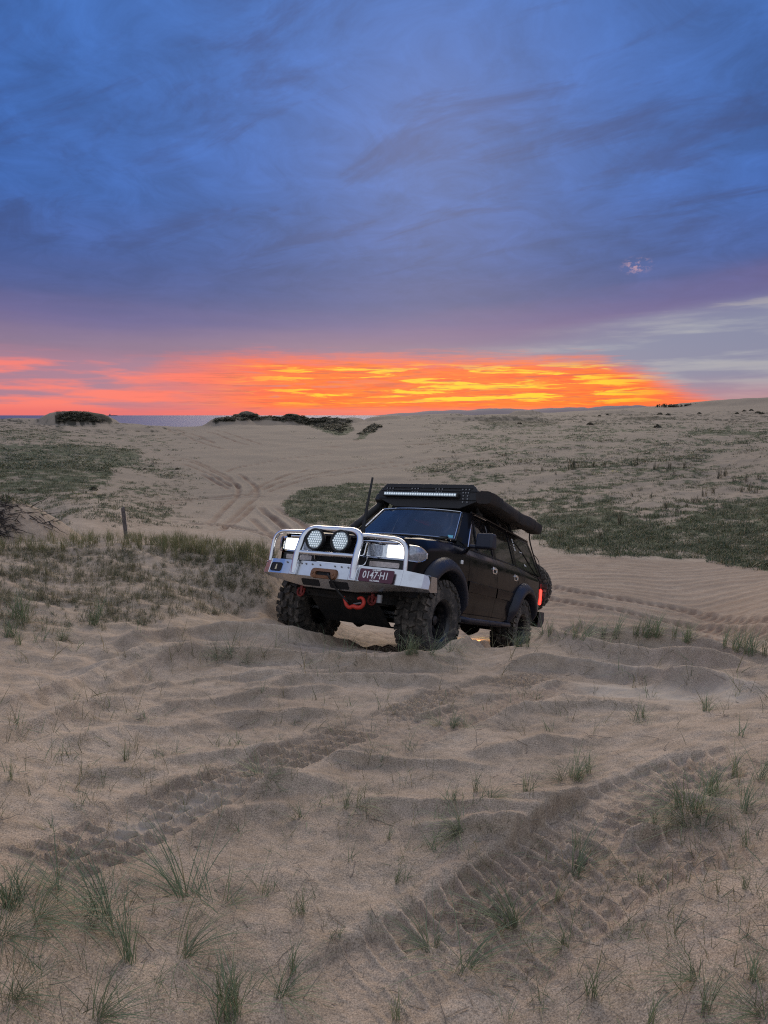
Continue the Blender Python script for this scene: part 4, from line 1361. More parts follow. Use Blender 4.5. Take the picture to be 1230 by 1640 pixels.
# sparse small sprigs and stalks all over the near sand
M_SPRIG = [tuft_mesh('sprig', 4, 0.22, 0.03, 0.6, 0.7, (0, 0.3), G_BLUE if i % 2 else G_OLIVE, 0.0020, 3) for i in range(5)]
C_ = in_region([(-150, 1640), (-150, 1000), (430, 1005), (640, 1050), (860, 1025), (1380, 1060), (1380, 1640)], 3600)
nz = fbm(C_[:, 0] * 0.9 + 3, C_[:, 1] * 0.9, 3)
C_ = C_[(nz + nrs.uniform(-0.5, 0.5, len(C_)) > 0.08) & clear_of_car(C_)]
scatter('sand_sprigs', C_, nrs.uniform(0.35, 1.0, len(C_)) * np.clip(np.hypot(C_[:, 0], C_[:, 1]) / 4, 0.55, 1.2), turns(len(C_), 0.3), M_SPRIG, 'sparse thin sprigs dotted over the near sand', 'grass')

# fallen stalks and twigs
def twig_mesh():
    m = MB()
    for _ in range(rnd.choice((1, 1, 2))):
        a = rnd.uniform(0, 6.28)
        L = rnd.uniform(0.06, 0.22)
        x, y = rnd.uniform(-0.04, 0.04), rnd.uniform(-0.04, 0.04)
        P = []
        for k in range(5):
            P.append((x, y, 0.004 + 0.010 * math.sin(k / 4 * math.pi) * rnd.random()))
            a += rnd.uniform(-0.35, 0.35)
            x += math.cos(a) * L / 4
            y += math.sin(a) * L / 4
        m.tube(P, [0.0022, 0.0020, 0.0018, 0.0015, 0.0008], 4)
    me_ = bpy.data.meshes.new('twig')
    me_.from_pydata(m.v, [], m.f)
    me_.materials.append(TWIG)
    return me_
D_ = in_region([(-150, 1640), (-150, 1020), (430, 1020), (1380, 1060), (1380, 1640)], 750)
nz = fbm(D_[:, 0] * 0.8 + 13, D_[:, 1] * 0.8, 3)
D_ = D_[nz + nrs.uniform(-0.5, 0.5, len(D_)) > 0.0]
scatter('fallen_stalks', D_, nrs.uniform(0.3, 0.85, len(D_)), turns(len(D_), 0.1), [twig_mesh() for _ in range(8)], 'dry broken stalks lying about on the near sand', 'twigs')

# low cover of the flat: short dark green mats and rushes
M_MAT = [tuft_mesh('ground_cover', 26, 0.17, 0.24, 0.9, 0.5, (0, 0.2), G_DARK if i < 4 else G_OLIVE, 0.010, 2) for i in range(5)]
M_RUSH = [tuft_mesh('rush', 18, 0.55, 0.10, 0.14, 0.25, (0, 0.2), SHRUB, 0.010, 2) for _ in range(3)]
def by_cover(n, rmin, rmax, gmin):
    """random vertices of the flat, likelier where the cover is thick"""
    rr = np.nonzero((RR > rmin) & (RR < rmax))[0]
    i = rr[nrs.randint(0, len(rr), n * 6)]
    j = nrs.randint(1, NF - 2, n * 6)
    g_ = GREEN[i, j]
    k = (nrs.rand(len(i)) < g_) & (g_ > gmin)
    i, j = i[k][:n], j[k][:n]
    x, y = GXX[i, j] + nrs.normal(0, 0.15, len(i)), GYY[i, j] + nrs.normal(0, 0.15, len(i))
    return np.stack([x, y, height(x, y)], 1)
E_ = by_cover(12000, 20, 62, 0.25)
E_ = E_[clear_of_car(E_)]
scatter('ground_cover', E_, nrs.uniform(0.5, 1.3, len(E_)), turns(len(E_)), M_MAT, 'low dark green plants matting the hollows of the sandy flat', 'ground cover')
F_ = by_cover(6000, 55, 215, 0.22)
scatter('distant_cover', F_, nrs.uniform(1.2, 2.8, (len(F_), 1)) * np.array([[1.4, 1.4, 0.55]]), turns(len(F_)), M_MAT, 'dark scrub on the far slopes and the tops of the shore dunes', 'ground cover')
# tufts along the right flat
H_ = in_region([(850, 735), (900, 712), (1000, 715), (1300, 705), (1400, 780), (1230, 790), (1100, 815), (1000, 820), (880, 800), (760, 790), (700, 765)], 1500)
nz = fbm(H_[:, 0] / 2.4, H_[:, 1] / 2.4, 3)
H_ = H_[(nz + nrs.uniform(-0.3, 0.3, len(H_)) > 0.02)]
scatter('flat_tussocks', H_, nrs.uniform(0.5, 1.4, (len(H_), 1)) * np.array([[1.0, 1.0, 0.65]]), turns(len(H_)), M_MAT, 'small pale and dark tussocks dotted over the right-hand flat', 'ground cover')
I_ = in_region([(-120, 786), (150, 792), (300, 760), (330, 790), (260, 830), (200, 850), (60, 810), (-120, 800)], 500)
scatter('left_tussocks', I_, nrs.uniform(0.4, 1.0, len(I_)), turns(len(I_)), M_MAT, 'small dark tussocks on the flat behind the wooden post', 'ground cover')

# rushes that stand up one by one on the right-hand flat
RUSHES = [(915, 752, 26), (922, 750, 20), (968, 748, 14), (1018, 746, 18), (951, 748, 12), (938, 745, 10), (1050, 752, 16), (1072, 752, 14), (1096, 750, 12), (1152, 766, 18), (1162, 763, 14), (1128, 795, 16), (1142, 790, 14), (1112, 806, 14), (1118, 804, 12), (1108, 804, 10), (1042, 798, 12), (1012, 795, 10), (993, 840, 24), (962, 862, 16), (897, 862, 16), (1066, 815, 14), (1210, 790, 14), (1200, 786, 16), (1188, 788, 14), (1215, 768, 12), (842, 756, 10), (868, 754, 10), (890, 760, 8), (1080, 760, 10), (1175, 770, 12), (1196, 772, 14), (1100, 812, 10), (1085, 822, 10)]
rp = ground_at([q[0] for q in RUSHES], [q[1] for q in RUSHES])
def rush_where(px, py):
    if py > 830: return 'inside the dark green band beside the vehicle'
    if py >= 790 and px < 1150: return 'along the upper edge of the dark green band'
    if py < 757 and px < 930: return 'on the far flat just right of the roof rack'
    if py < 757 and px < 1030: return 'beside the yellow-green mat plants on the flat'
    if py < 765 and px < 1120: return 'in the row right of the mat plants'
    return 'near the right edge of the flat'
rush_label = placed([(i, q[0], ('tall' if q[2] >= 16 else 'short') + ' dark rush clump ' + rush_where(q[0], q[1])) for i, q in enumerate(RUSHES)])
for ri, ((px, py, hp), p) in enumerate(zip(RUSHES, rp)):
    o = bpy.data.objects.new('rush_clump', rnd.choice(M_RUSH))
    COL.objects.link(o)
    k = hp * math.dist(p, (0, 0, EYE)) / F_PX / 0.55
    o.location = p
    o.scale = (k * 1.1, k * 1.1, k)
    o.rotation_euler = (0, 0, rnd.uniform(0, 6.28))
    tag(o, rush_label[ri], 'rushes', group='rush clumps on the right-hand flat')


# dark round shrubs far off
def shrub_mesh():
    vs, fs = [], []
    for _ in range(170):
        a, u = rnd.uniform(0, 6.283), rnd.random()
        r = 0.5 * math.sqrt(u)
        h_ = 0.42 * (1 - u) * rnd.uniform(0.4, 1.1) + 0.02
        o = len(vs)
        c = Vector((r * math.cos(a), r * math.sin(a), h_))
        n1 = Vector((rnd.gauss(0, 1), rnd.gauss(0, 1), rnd.gauss(0, 1))).normalized() * 0.09
        n2 = n1.cross(Vector((rnd.gauss(0, 1), rnd.gauss(0, 1), rnd.gauss(0, 1)))).normalized() * 0.06
        vs += [c - n1, c + n2, c + n1, c - n2]
        fs.append((o, o + 1, o + 2, o + 3))
    me_ = bpy.data.meshes.new('shrub')
    me_.from_pydata([tuple(v) for v in vs], [], fs)
    me_.materials.append(SHRUB)
    return me_
M_SHRUB = [shrub_mesh() for _ in range(4)]
L_ = np.concatenate([in_region([(90, 676), (94, 664), (125, 658), (150, 663), (170, 674)], 90), in_region([(340, 676), (352, 663), (400, 661), (450, 662), (520, 667), (560, 674), (545, 694), (510, 684), (470, 674), (400, 672)], 260), in_region([(574, 698), (598, 680), (610, 682), (592, 694)], 40)])
scatter('dune_scrub', L_, nrs.uniform(1.1, 2.6, (len(L_), 1)) * np.array([[0.8, 0.8, 0.36]]), turns(len(L_), 0.1), M_SHRUB, 'ragged dark scrub capping the shore dunes', 'scrub')
SHRUBS = [(945, 681, 11, 'round dark shrub alone on the pale sand right of the vehicle roof'), (1053, 685, 12, 'round dark shrub between two grass strips on the right slope'), (832, 679, 8, 'small dark shrub below the grassy ridge'), (1057, 664, 8, None), (1070, 665, 7, None), (1120, 663, 6, None), (1192, 659, 6, None), (1203, 658, 6, None), (1180, 663, 6, None), (1214, 662, 8, None), (1220, 663, 7, None), (960, 667, 6, None), (973, 665, 5, None), (150, 785, 12, 'dark low shrub at the end of the left green patch'), (36, 786, 7, None), (33, 785, 6, None), (232, 752, 6, None), (284, 752, 7, None)]
sp = ground_at([q[0] for q in SHRUBS], [q[1] for q in SHRUBS])
def shrub_where(px, py):
    if px < 50: return 'beside the steep left bank'
    if px < 300: return 'on the sandy flat beyond the wooden post'
    if px < 1000: return 'on the skyline slope right of the roof rack'
    if px < 1130: return 'below the far trees on the right'
    return 'on the far right sand slope'
shrub_label = placed([(i, q[0], 'tiny dark shrub ' + shrub_where(q[0], q[1])) for i, q in enumerate(SHRUBS) if not q[3]])
for si, ((px, py, wp, lab), p) in enumerate(zip(SHRUBS, sp)):
    o = bpy.data.objects.new('shrub', rnd.choice(M_SHRUB))
    COL.objects.link(o)
    k = wp * math.dist(p, (0, 0, EYE)) / F_PX
    o.location = p
    o.scale = (k, k, k * 0.9)
    o.rotation_euler = (0, 0, rnd.uniform(0, 6.28))
    if lab:
        tag(o, lab, 'shrub')
    else:
        tag(o, shrub_label[si], 'shrub', group='tiny shrubs far off on the slopes')

# low yellow-flowered mats
M_YEL = [tuft_mesh('yellow_mat', 26, 0.20, 0.35, 0.8, 0.4, (0, 0.2), leaf_mat('yellow_leaf', (0.12, 0.12, 0.03), (0.32, 0.30, 0.07)), 0.014, 2) for _ in range(2)]
for px, py, wp, lab in [(952, 759, 30, 'yellow-green mat plant, broad, beside a dark rush clump'), (985, 755, 26, 'yellow-green mat plant right of the broad one'), (1032, 753, 22, 'yellow-green mat plant under the row of rushes'), (1190, 768, 16, 'yellow-green mat plant near the right edge'), (905, 755, 18, 'small yellow-green mat plant left of the tall rush'), (120, 793, 30, 'strip of yellow-flowered mat plant below the left green patch'), (145, 790, 22, 'yellow-flowered mat plant next to the dark low shrub'), (113, 802, 22, 'olive green mat plant on bare sand left of the post')]:
    p = ground_at([px], [py])[0]
    o = bpy.data.objects.new('mat_plant', rnd.choice(M_YEL))
    COL.objects.link(o)
    k = wp * math.dist(p, (0, 0, EYE)) / F_PX / 0.8
    o.location = p
    o.scale = (k, k * 0.8, k * 0.55)
    o.rotation_euler = (0, 0, rnd.uniform(0, 6.28))
    tag(o, lab, 'plant')

# roots and dead branches hanging on the steep bank at the left edge
def root_mesh():
    m = MB()
    a = rnd.uniform(-0.6, 0.6) - 0.5
    P = [Vector((0, 0, 0.02))]
    for k in range(5):
        a += rnd.uniform(-0.4, 0.4)
        P.append(P[-1] + Vector((math.cos(a) * 0.1, rnd.uniform(-0.03, 0.03), math.sin(a) * 0.06)))
    m.tube(P, [0.012, 0.010, 0.008, 0.006, 0.004, 0.002], 5)
    me_ = bpy.data.meshes.new('root')
    me_.from_pydata(m.v, [], m.f)
    me_.materials.append(leaf_mat('dark_root', (0.035, 0.028, 0.026), (0.085, 0.07, 0.062), 0.9) if 'dark_root' not in bpy.data.materials else bpy.data.materials['dark_root'])
    return me_
J_ = np.concatenate([in_region([(-60, 790), (10, 790), (60, 815), (96, 842), (70, 846), (30, 826), (24, 850), (0, 872), (-60, 880)], 150), in_region([(-60, 782), (20, 790), (14, 860), (-60, 878)], 200)])
ex = turns(len(J_), 0.35)
ex[:, 2] = nrs.normal(0, 0.7, len(J_))
scatter('bank_roots', J_, nrs.uniform(0.5, 1.2, len(J_)), ex, [root_mesh() for _ in range(6)], 'tangle of dark roots and dead stems on the steep left bank', 'roots')

# the weathered wooden post
WOOD = mat('weathered_wood', (0.115, 0.10, 0.095), 0.9, var=0.5, vscale=14, bump=0.8, bscale=60)
pz = ground_at([202], [862])[0]
ph = 46 * math.dist(pz, (0, 0, EYE)) / F_PX
m = MB()
prof = []
for k in range(9):
    z = -0.35 + (ph + 0.35) * k / 8
    prof.append((z, 0.064 + 0.003 * math.sin(k * 2.1)))
m.lathe(prof + [(ph + 0.012, 0.048), (ph + 0.008, 0.0)], 14, axis='z')
for i, v in enumerate(m.v):
    a = math.atan2(v[1], v[0])
    q = 1 + 0.10 * math.sin(3 * a + 0.5) + 0.05 * math.sin(7 * a + v[2] * 3)
    m.v[i] = (v[0] * q, v[1] * q, v[2] + (0.02 * v[0] / 0.05 if v[2] > ph - 0.05 else 0))
post = m.build('wooden_post', WOOD, smooth=30)
post.location = tuple(pz)
post.rotation_euler = (0.0, math.radians(-2.5), 0.3)
tag(post, 'weathered grey wooden post standing in the tall grass', 'post')

# low far wood on the right skyline
def wood_mesh():
    vs, fs = [], []
    for t_ in range(60):
        x = nrs.uniform(-26, 26)
        hh = rnd.uniform(0.7, 1.7)
        for _ in range(26):
            u = rnd.random()
            c = Vector((x + rnd.gauss(0, 0.6), rnd.gauss(0, 1.5), hh * (0.25 + 0.75 * u)))
            o = len(vs)
            n1 = Vector((rnd.gauss(0, 1), rnd.gauss(0, 1), rnd.gauss(0, 1))).normalized() * 0.45
            n2 = n1.cross(Vector((rnd.gauss(0, 1), rnd.gauss(0, 1), 1))).normalized() * 0.3
            vs += [c - n1, c + n2, c + n1, c - n2]
            fs.append((o, o + 1, o + 2, o + 3))
        o = len(vs)
        vs += [(x - .08, 0, -1), (x + .08, 0, -1), (x + .04, 0, hh), (x - .04, 0, hh)]
        fs.append((o, o + 1, o + 2, o + 3))
    me_ = bpy.data.meshes.new('far_wood')
    me_.from_pydata([tuple(v) for v in vs], [], fs)
    me_.materials.append(SHRUB)
    return me_
pw = ground_at([1086], [651.5])[0]
fw = bpy.data.objects.new('far_wood', wood_mesh())
COL.objects.link(fw)
fw.location = (pw[0], pw[1], pw[2] - 0.3)
fw.rotation_euler = (0, 0, -math.atan2(pw[0], pw[1]))
k = 56 * math.dist(pw, (0, 0, EYE)) / F_PX / 52
fw.scale = (k, k, 1.0)
tag(fw, 'thin line of far trees on the right skyline', 'wood', kind='stuff')

# ship far out
m = MB()
m.hexa([(-60, -10, -1), (55, -10, -1), (55, 10, -1), (-60, 10, -1), (-66, -10, 10), (66, -10, 10), (66, 10, 10), (-66, 10, 10)])
m.box((-46, 0, 19), (16, 16, 18))
m.tube([(-46, 0, 28), (-46, 0, 38)], 1.2, 6)
m.tube([(10, 0, 10), (10, 0, 24)], 1.0, 6)
ship = m.build('ship', mat('ship_hull', (0.10, 0.10, 0.13), 0.7), smooth=0)
sa_, _ = pix_dir([181], [664])
ship.location = (11000 * math.sin(sa_[0]), 11000 * math.cos(sa_[0]), SEA_Z)
ship.rotation_euler = (0, 0, 0.3)
tag(ship, 'tiny cargo ship on the horizon between the dunes', 'ship')

# ------------------------------------------------------------------ the four-wheel drive
DUST = (0.17, 0.125, 0.095)
PAINT = mat('black_paint', (0.004, 0.004, 0.006), 0.09, coat=0.10, dirt=(DUST, 0.012, 2.2), spec=0.10)
FLARE = mat('flare_plastic', (0.018, 0.020, 0.032), 0.36, dirt=(DUST, 0.03, 5), spec=0.35)
BLACK = mat('black_plastic', (0.010, 0.010, 0.011), 0.55, dirt=(DUST, 0.05, 5))
MATT = mat('matt_black', (0.010, 0.010, 0.012), 0.8)
RACKM = mat('rack_black', (0.010, 0.010, 0.013), 0.55, var=0.2, vscale=6)
UNDER = mat('underbody', (0.010, 0.0095, 0.009), 0.9, dirt=(DUST, 0.12, 6))
ALLOY = mat('polished_alloy', (0.62, 0.63, 0.66), 0.22, metal=1.0, var=0.05, vscale=8, dirt=((0.42, 0.37, 0.32), 0.10, 5))
ALLOYT = mat('alloy_tube', (0.70, 0.71, 0.74), 0.13, metal=1.0, dirt=((0.4, 0.36, 0.32), 0.06, 8))
CHROME = mat('chrome', (0.85, 0.85, 0.86), 0.10, metal=1.0)
RUBBER = mat('tyre_rubber', (0.042, 0.037, 0.033), 0.95, dirt=((0.20, 0.165, 0.135), 0.8, 14), bump=0.25, bscale=70)
RIMM = mat('rim_black', (0.010, 0.010, 0.014), 0.35, dirt=(DUST, 0.2, 12))
RED_D = mat('red_shackle', (0.22, 0.018, 0.012), 0.5, dirt=((0.05, 0.02, 0.015), 0.5, 40))
RED = mat('red_recovery', (0.55, 0.035, 0.018), 0.45, dirt=((0.1, 0.03, 0.02), 0.3, 40))
BRONZE = mat('bronze_fairlead', (0.20, 0.095, 0.05), 0.5, metal=0.3, var=0.3, vscale=60)
PLATE = mat('plate_maroon', (0.080, 0.012, 0.030), 0.45)
WHITE = mat('white_print', (0.78, 0.78, 0.78), 0.5)
CANVAS = mat('awning_canvas', (0.013, 0.011, 0.011), 0.8, dirt=((0.075, 0.05, 0.042), 0.4, 4), bump=0.5, bscale=12)
SEAT = mat('seat_cloth', (0.06, 0.06, 0.065), 0.9)
AMBER = mat('indicator_lens', (0.42, 0.36, 0.34), 0.15, coat=0.5, var=0.25, vscale=40)
CLEAR = mat('clear_lens', (0.34, 0.37, 0.43), 0.15, metal=0.45, var=0.35, vscale=60)
REFL = mat('lamp_reflector', (0.70, 0.72, 0.74), 0.18, metal=1.0, var=0.25, vscale=45)
LAMP = mat('lit_lamp', (1, 1, 1), 0.3, emit=(1.0, 0.97, 0.90), estr=3.2)
GLOW = mat('lit_lamp_edge', (0.9, 0.9, 0.85), 0.3, emit=(1.0, 0.93, 0.78), estr=0.9)
TAILM = mat('lit_tail_lamp', (0.5, 0.01, 0.01), 0.3, emit=(1.0, 0.045, 0.03), estr=2.6)
TAILD = mat('tail_lens', (0.22, 0.01, 0.012), 0.25)
LED = mat('led_reflector', (0.80, 0.86, 0.88), 0.25, metal=0.7, emit=(0.75, 0.85, 0.9), estr=0.28)
LEDB = mat('lamp_face', (0.34, 0.40, 0.44), 0.25, metal=0.3)
STEEL = mat('grey_steel', (0.25, 0.25, 0.26), 0.5, metal=0.7)
SKIN_D = mat('dash', (0.02, 0.02, 0.022), 0.7)


def glass(name, tint, rough=0.02, body=(0.01, 0.012, 0.016), opaque=0.25):
    m = bpy.data.materials.new(name)
    m.use_nodes = True
    t = NT(m.node_tree)
    o = t.new('ShaderNodeOutputMaterial')
    tr = t.new('ShaderNodeBsdfTransparent')
    tr.inputs[0].default_value = (*tint, 1)
    df = t.new('ShaderNodeBsdfDiffuse')
    df.inputs[0].default_value = (*body, 1)
    gl = t.new('ShaderNodeBsdfGlossy')
    gl.inputs['Roughness'].default_value = rough
    fr = t.new('ShaderNodeFresnel')
    fr.inputs['IOR'].default_value = 1.52
    a = t.new('ShaderNodeMixShader')
    g = t.new('ShaderNodeTexCoord').outputs['Object']
    t.put(a.inputs[0], t.math('ADD', opaque, t.math('MULTIPLY', t.maprange(t.noise(g, 3.0, 5, 0.6), 0.45, 0.7), 0.12)))
    t.t.links.new(tr.outputs[0], a.inputs[1])
    t.t.links.new(df.outputs[0], a.inputs[2])
    b = t.new('ShaderNodeMixShader')
    t.put(b.inputs[0], t.math('ADD', t.math('MULTIPLY', fr.outputs[0], 1.25), 0.02))
    t.t.links.new(a.outputs[0], b.inputs[1])
    t.t.links.new(gl.outputs[0], b.inputs[2])
    t.t.links.new(b.outputs[0], o.inputs[0])
    return m


WSCREEN = glass('windscreen_glass', (0.30, 0.34, 0.40), 0.02, (0.07, 0.11, 0.19), 0.22)  # blue diffuse body stands in for the sky's reflection on the glass
TINTED = glass('tinted_glass', (0.30, 0.31, 0.36), 0.03, (0.03, 0.03, 0.036), 0.30)
DARKG = glass('privacy_glass', (0.04, 0.04, 0.045), 0.05, (0.022, 0.021, 0.018), 0.9)

car = empty('four_wheel_drive')
M4 = Matrix((tuple(CAR_R[0]) + (CAR_T[0],), tuple(CAR_R[1]) + (CAR_T[1],), tuple(CAR_R[2]) + (CAR_T[2],), (0, 0, 0, 1)))
car.matrix_world = M4
tag(car, 'black lifted four-wheel drive with silver bull bar climbing the sand crest, headlights lit', 'car')

WB = 2.85                  # wheelbase
HZ = 0.43                  # hub height
ARCH = [(0.03, 0.46, 0.50), (-WB, 0.46, 0.50)]


def interp(x, pts):
    xs, ys = [p[0] for p in pts], [p[1] for p in pts]
    return float(np.interp(x, xs, ys))


def belt(x):
    return interp(x, [(-3.9, 1.30), (-2.5, 1.305), (-0.6, 1.29), (-0.2, 1.285), (0.2, 1.255), (0.5, 1.215), (0.70, 1.175), (0.8, 1.14)])


def half_w(x, z):
    p = interp(x, [(-3.92, 0.78), (-3.82, 0.845), (-3.6, 0.875), (-2.6, 0.89), (-0.4, 0.892), (0.2, 0.885), (0.45, 0.872), (0.60, 0.845), (0.70, 0.805), (0.78, 0.74)])
    d = z - belt(x)
    q = interp(d, [(-0.80, -0.050), (-0.72, -0.030), (-0.55, -0.010), (-0.42, -0.002), (-0.32, 0.0), (-0.15, -0.004), (-0.09, -0.012), (-0.055, -0.030), (-0.02, -0.052), (0.0, -0.066)])
    return p + q


def arch_z(x, z0):
    for ax, az_, ar in ARCH:
        if abs(x - ax) < ar:
            return max(z0, az_ + math.sqrt(ar * ar - (x - ax) ** 2))
    return z0


ZD = [-0.80, -0.74, -0.66, -0.55, -0.47, -0.465, -0.38, -0.375, -0.32, -0.24, -0.15, -0.12, -0.09, -0.07, -0.055, -0.035, -0.02, 0.0]


def side_skin(m, x0, x1, s, sill=0.545, curl=None, dx=0.035):
    n = max(2, int(abs(x1 - x0) / dx) + 1)
    xs = sorted(set([x0 + (x1 - x0) * k / (n - 1) for k in range(n)]))
    rows = []
    for x in xs:
        zb = arch_z(x, sill if x < 0.40 else 0.84)
        R = []
        for d in ZD:
            z = max(zb, belt(x) + d)
            R.append((x, s * half_w(x, z), z))
        if curl:
            yb = half_w(x, belt(x))
            for k in (0.25, 0.55, 1.0):
                yy = yb + (curl - yb) * k
                R.append((x, s * yy, belt(x) + 0.012 + 0.014 * k ** 0.5))
        rows.append(R)
    m.grid(rows)
    return m


def gy(z):
    """half width of the glasshouse at height z"""
    return interp(z, [(1.25, 0.845), (1.30, 0.828), (1.50, 0.765), (1.66, 0.712), (1.76, 0.672), (1.82, 0.645)])


def on_side(pts, s, off=0.0):
    return [(x, s * (gy(z) + off), z) for x, z in pts]


def resample(pts, n):
    """closed 2D polygon resampled to n points, starting at its first corner"""
    P = list(pts) + [pts[0]]
    L = [0]
    for a, b in zip(P, P[1:]):
        L.append(L[-1] + math.dist(a, b))
    out = []
    for k in range(n):
        d = L[-1] * k / n
        i = max(j for j in range(len(L) - 1) if L[j] <= d + 1e-9)
        t = (d - L[i]) / max(L[i + 1] - L[i], 1e-9)
        out.append((P[i][0] + (P[i + 1][0] - P[i][0]) * t, P[i][1] + (P[i + 1][1] - P[i][1]) * t))
    return out


def corners_ring(m, outer, inner, s, off_o=0.0, off_i=-0.012, per=8):
    """frame between two polygons with the same corners, each edge cut into per pieces"""
    n = len(outer)
    def cut(P):
        out = []
        for i in range(n):
            a, b = P[i], P[(i + 1) % n]
            out += [(a[0] + (b[0] - a[0]) * k / per, a[1] + (b[1] - a[1]) * k / per) for k in range(per)]
        return out
    O, I = cut(outer), cut(inner)
    m.ring(on_side(O, s, off_o), on_side(I, s, off_o))
    m.ring(on_side(I, s, off_o), on_side(I, s, off_i))
    return I


BZ = 1.292
D1_OUT = [(-0.62, BZ), (-1.075, 1.785), (-1.60, 1.80), (-1.60, BZ)]
D1_IN = [(-0.745, BZ + 0.025), (-1.115, 1.745), (-1.555, 1.755), (-1.545, BZ + 0.025)]
D2_OUT = [(-1.612, BZ), (-1.612, 1.80), (-2.46, 1.80), (-2.50, BZ)]
D2_IN = [(-1.675, BZ + 0.025), (-1.665, 1.755), (-2.40, 1.755), (-2.43, BZ + 0.025)]
Q_OUT = [(-2.512, BZ), (-2.472, 1.80), (-3.50, 1.795), (-3.78, BZ)]
Q_IN = [(-2.575, BZ + 0.025), (-2.53, 1.76), (-3.44, 1.755), (-3.66, BZ + 0.025)]

# body shell: fenders, quarters, pillars, sills, nose and tail
b = MB()
for s in (1, -1):
    side_skin(b, -0.605, 0.76, s, curl=0.70)
    side_skin(b, -2.512, -3.90, s)
    corners_ring(b, Q_OUT, Q_IN, s)
    # A pillar: between windscreen edge and door
    A0 = [(-0.60, 0.70, 1.385), (-1.00, 0.575, 1.775)]
    rows = []
    for k in range(7):
        u = k / 6
        x, z = -0.62 + (-1.075 + 0.62) * u, BZ + (1.785 - BZ) * u
        a = (A0[0][0] + (A0[1][0] - A0[0][0]) * u, s * (A0[0][1] + (A0[1][1] - A0[0][1]) * u), A0[0][2] + (A0[1][2] - A0[0][2]) * u)
        q = (x, s * gy(z), z)
        mid = ((a[0] + q[0]) / 2 + 0.015, (a[1] + q[1]) / 2 + s * 0.012, (a[2] + q[2]) / 2 + 0.008)
        rows.append([a, mid, q])
    b.grid(rows)
    b.poly([(-0.605, s * 0.70, 1.31), (-0.605, s * half_w(-0.605, belt(-0.605)), belt(-0.605)), (-0.62, s * gy(BZ), BZ), (-0.60, s * 0.70, 1.385)])
    # door openings' inner skin, just behind the doors, and the sill
    rows = []
    for x in np.linspace(-0.60, -2.52, 40):
        zb = arch_z(x, 0.50)
        rows.append([(x, s * (half_w(x, z) - 0.022), z) for z in [max(zb, q) for q in (0.50, 0.7, 0.9, 1.1, 1.2, BZ)]])
    b.grid(rows)
    b.grid([[(x, s * 0.845, 0.555), (x, s * 0.855, 0.50), (x, s * 0.80, 0.47), (x, s * 0.70, 0.47)] for x in (-0.55, -1.2, -2.30)])
    # roof gutter rail
    b.tube([(-1.06, s * 0.655, 1.80), (-1.5, s * 0.66, 1.812), (-2.5, s * 0.66, 1.812), (-3.5, s * 0.655, 1.805)], 0.014, 6)
# tail panel
b.grid([[(-3.90 + 0.012 * abs(y) ** 2, y, z) for y in np.linspace(-0.74, 0.74, 9)] for z in (0.55, 0.8, 1.0, 1.2, 1.30)])
b.grid([[(-3.79 + (z - 1.30) * 0.55, y * (gy(z) / 0.83), z) for y in np.linspace(-0.82, 0.82, 9)] for z in (1.30, 1.34)])
b.grid([[(-3.56 + (1.80 - z) * 0.45, y * (gy(z) / 0.83), z) for y in np.linspace(-0.82, 0.82, 9)] for z in (1.74, 1.80)])
for s in (1, -1):
    b.poly([(-3.78, s * 0.82, BZ), (-3.52, s * gy(1.80), 1.80), (-3.56, s * 0.55, 1.79), (-3.80, s * 0.70, BZ)])
# nose behind the lamps
b.grid([[(0.69 - 0.05 * abs(y) ** 3, y, z) for y in np.linspace(-0.80, 0.80, 17)] for z in (0.72, 0.88, 1.0, 1.15, 1.165)])
b.build('body', PAINT, car, smooth=50)

# bonnet with a lip at the front and a shallow swage each side
bn_ = MB()
rows = []
for x in (-0.56, -0.50, -0.35, -0.15, 0.05, 0.25, 0.42, 0.56, 0.66, 0.72, 0.755, 0.768, 0.765):
    zc = interp(x, [(-0.56, 1.352), (-0.3, 1.338), (0.0, 1.315), (0.3, 1.283), (0.55, 1.245), (0.68, 1.216), (0.73, 1.198), (0.755, 1.180), (0.768, 1.155)])
    if x == 0.765:
        zc = 1.135
    R = []
    for y in np.linspace(-0.692, 0.692, 25):
        u = abs(y) / 0.692
        z = zc - 0.022 * u ** 2 + 0.016 * float(sstep(0.62, 0.48, u)) - 0.016 - (0.012 * float(sstep(0.93, 1.0, u)))
        xx = x - 0.075 * u ** 3 * (1 if x > 0.3 else 0)
        R.append((xx, y, z))
    rows.append(R)
bn_.grid(rows)
bn_.build('bonnet', PAINT, car, smooth=40, solid=0.012)

# cowl and wipers
c_ = MB()
c_.grid([[(-0.565 - 0.045 * k - 0.03 * (abs(y) / 0.7) ** 2 * 0, y, 1.33 + 0.022 * k - 0.02 * (abs(y) / 0.7) ** 2) for y in np.linspace(-0.70, 0.70, 13)] for k in range(4)])
c_.build('cowl', BLACK, car)

# roof
r_ = MB()
rows = []
for x in (-1.0, -1.03, -1.10, -1.3, -1.7, -2.3, -2.9, -3.3, -3.5, -3.58):
    zc = interp(-x, [(1.0, 1.785), (1.03, 1.80), (1.10, 1.825), (1.3, 1.855), (1.7, 1.875), (2.3, 1.88), (2.9, 1.875), (3.3, 1.86), (3.5, 1.835), (3.58, 1.80)])
    w_ = interp(-x, [(1.0, 0.58), (1.03, 0.60), (1.10, 0.635), (1.3, 0.65), (3.3, 0.65), (3.58, 0.62)])
    rows.append([(x - 0.05 * (1 - (abs(u)) ** 2) * (-1 if x > -1.2 else 0), u * w_, zc - (zc - 1.795) * abs(u) ** 4) for u in np.linspace(-1, 1, 17)])
r_.grid(rows)
r_.build('roof', PAINT, car, smooth=50, solid=0.015)

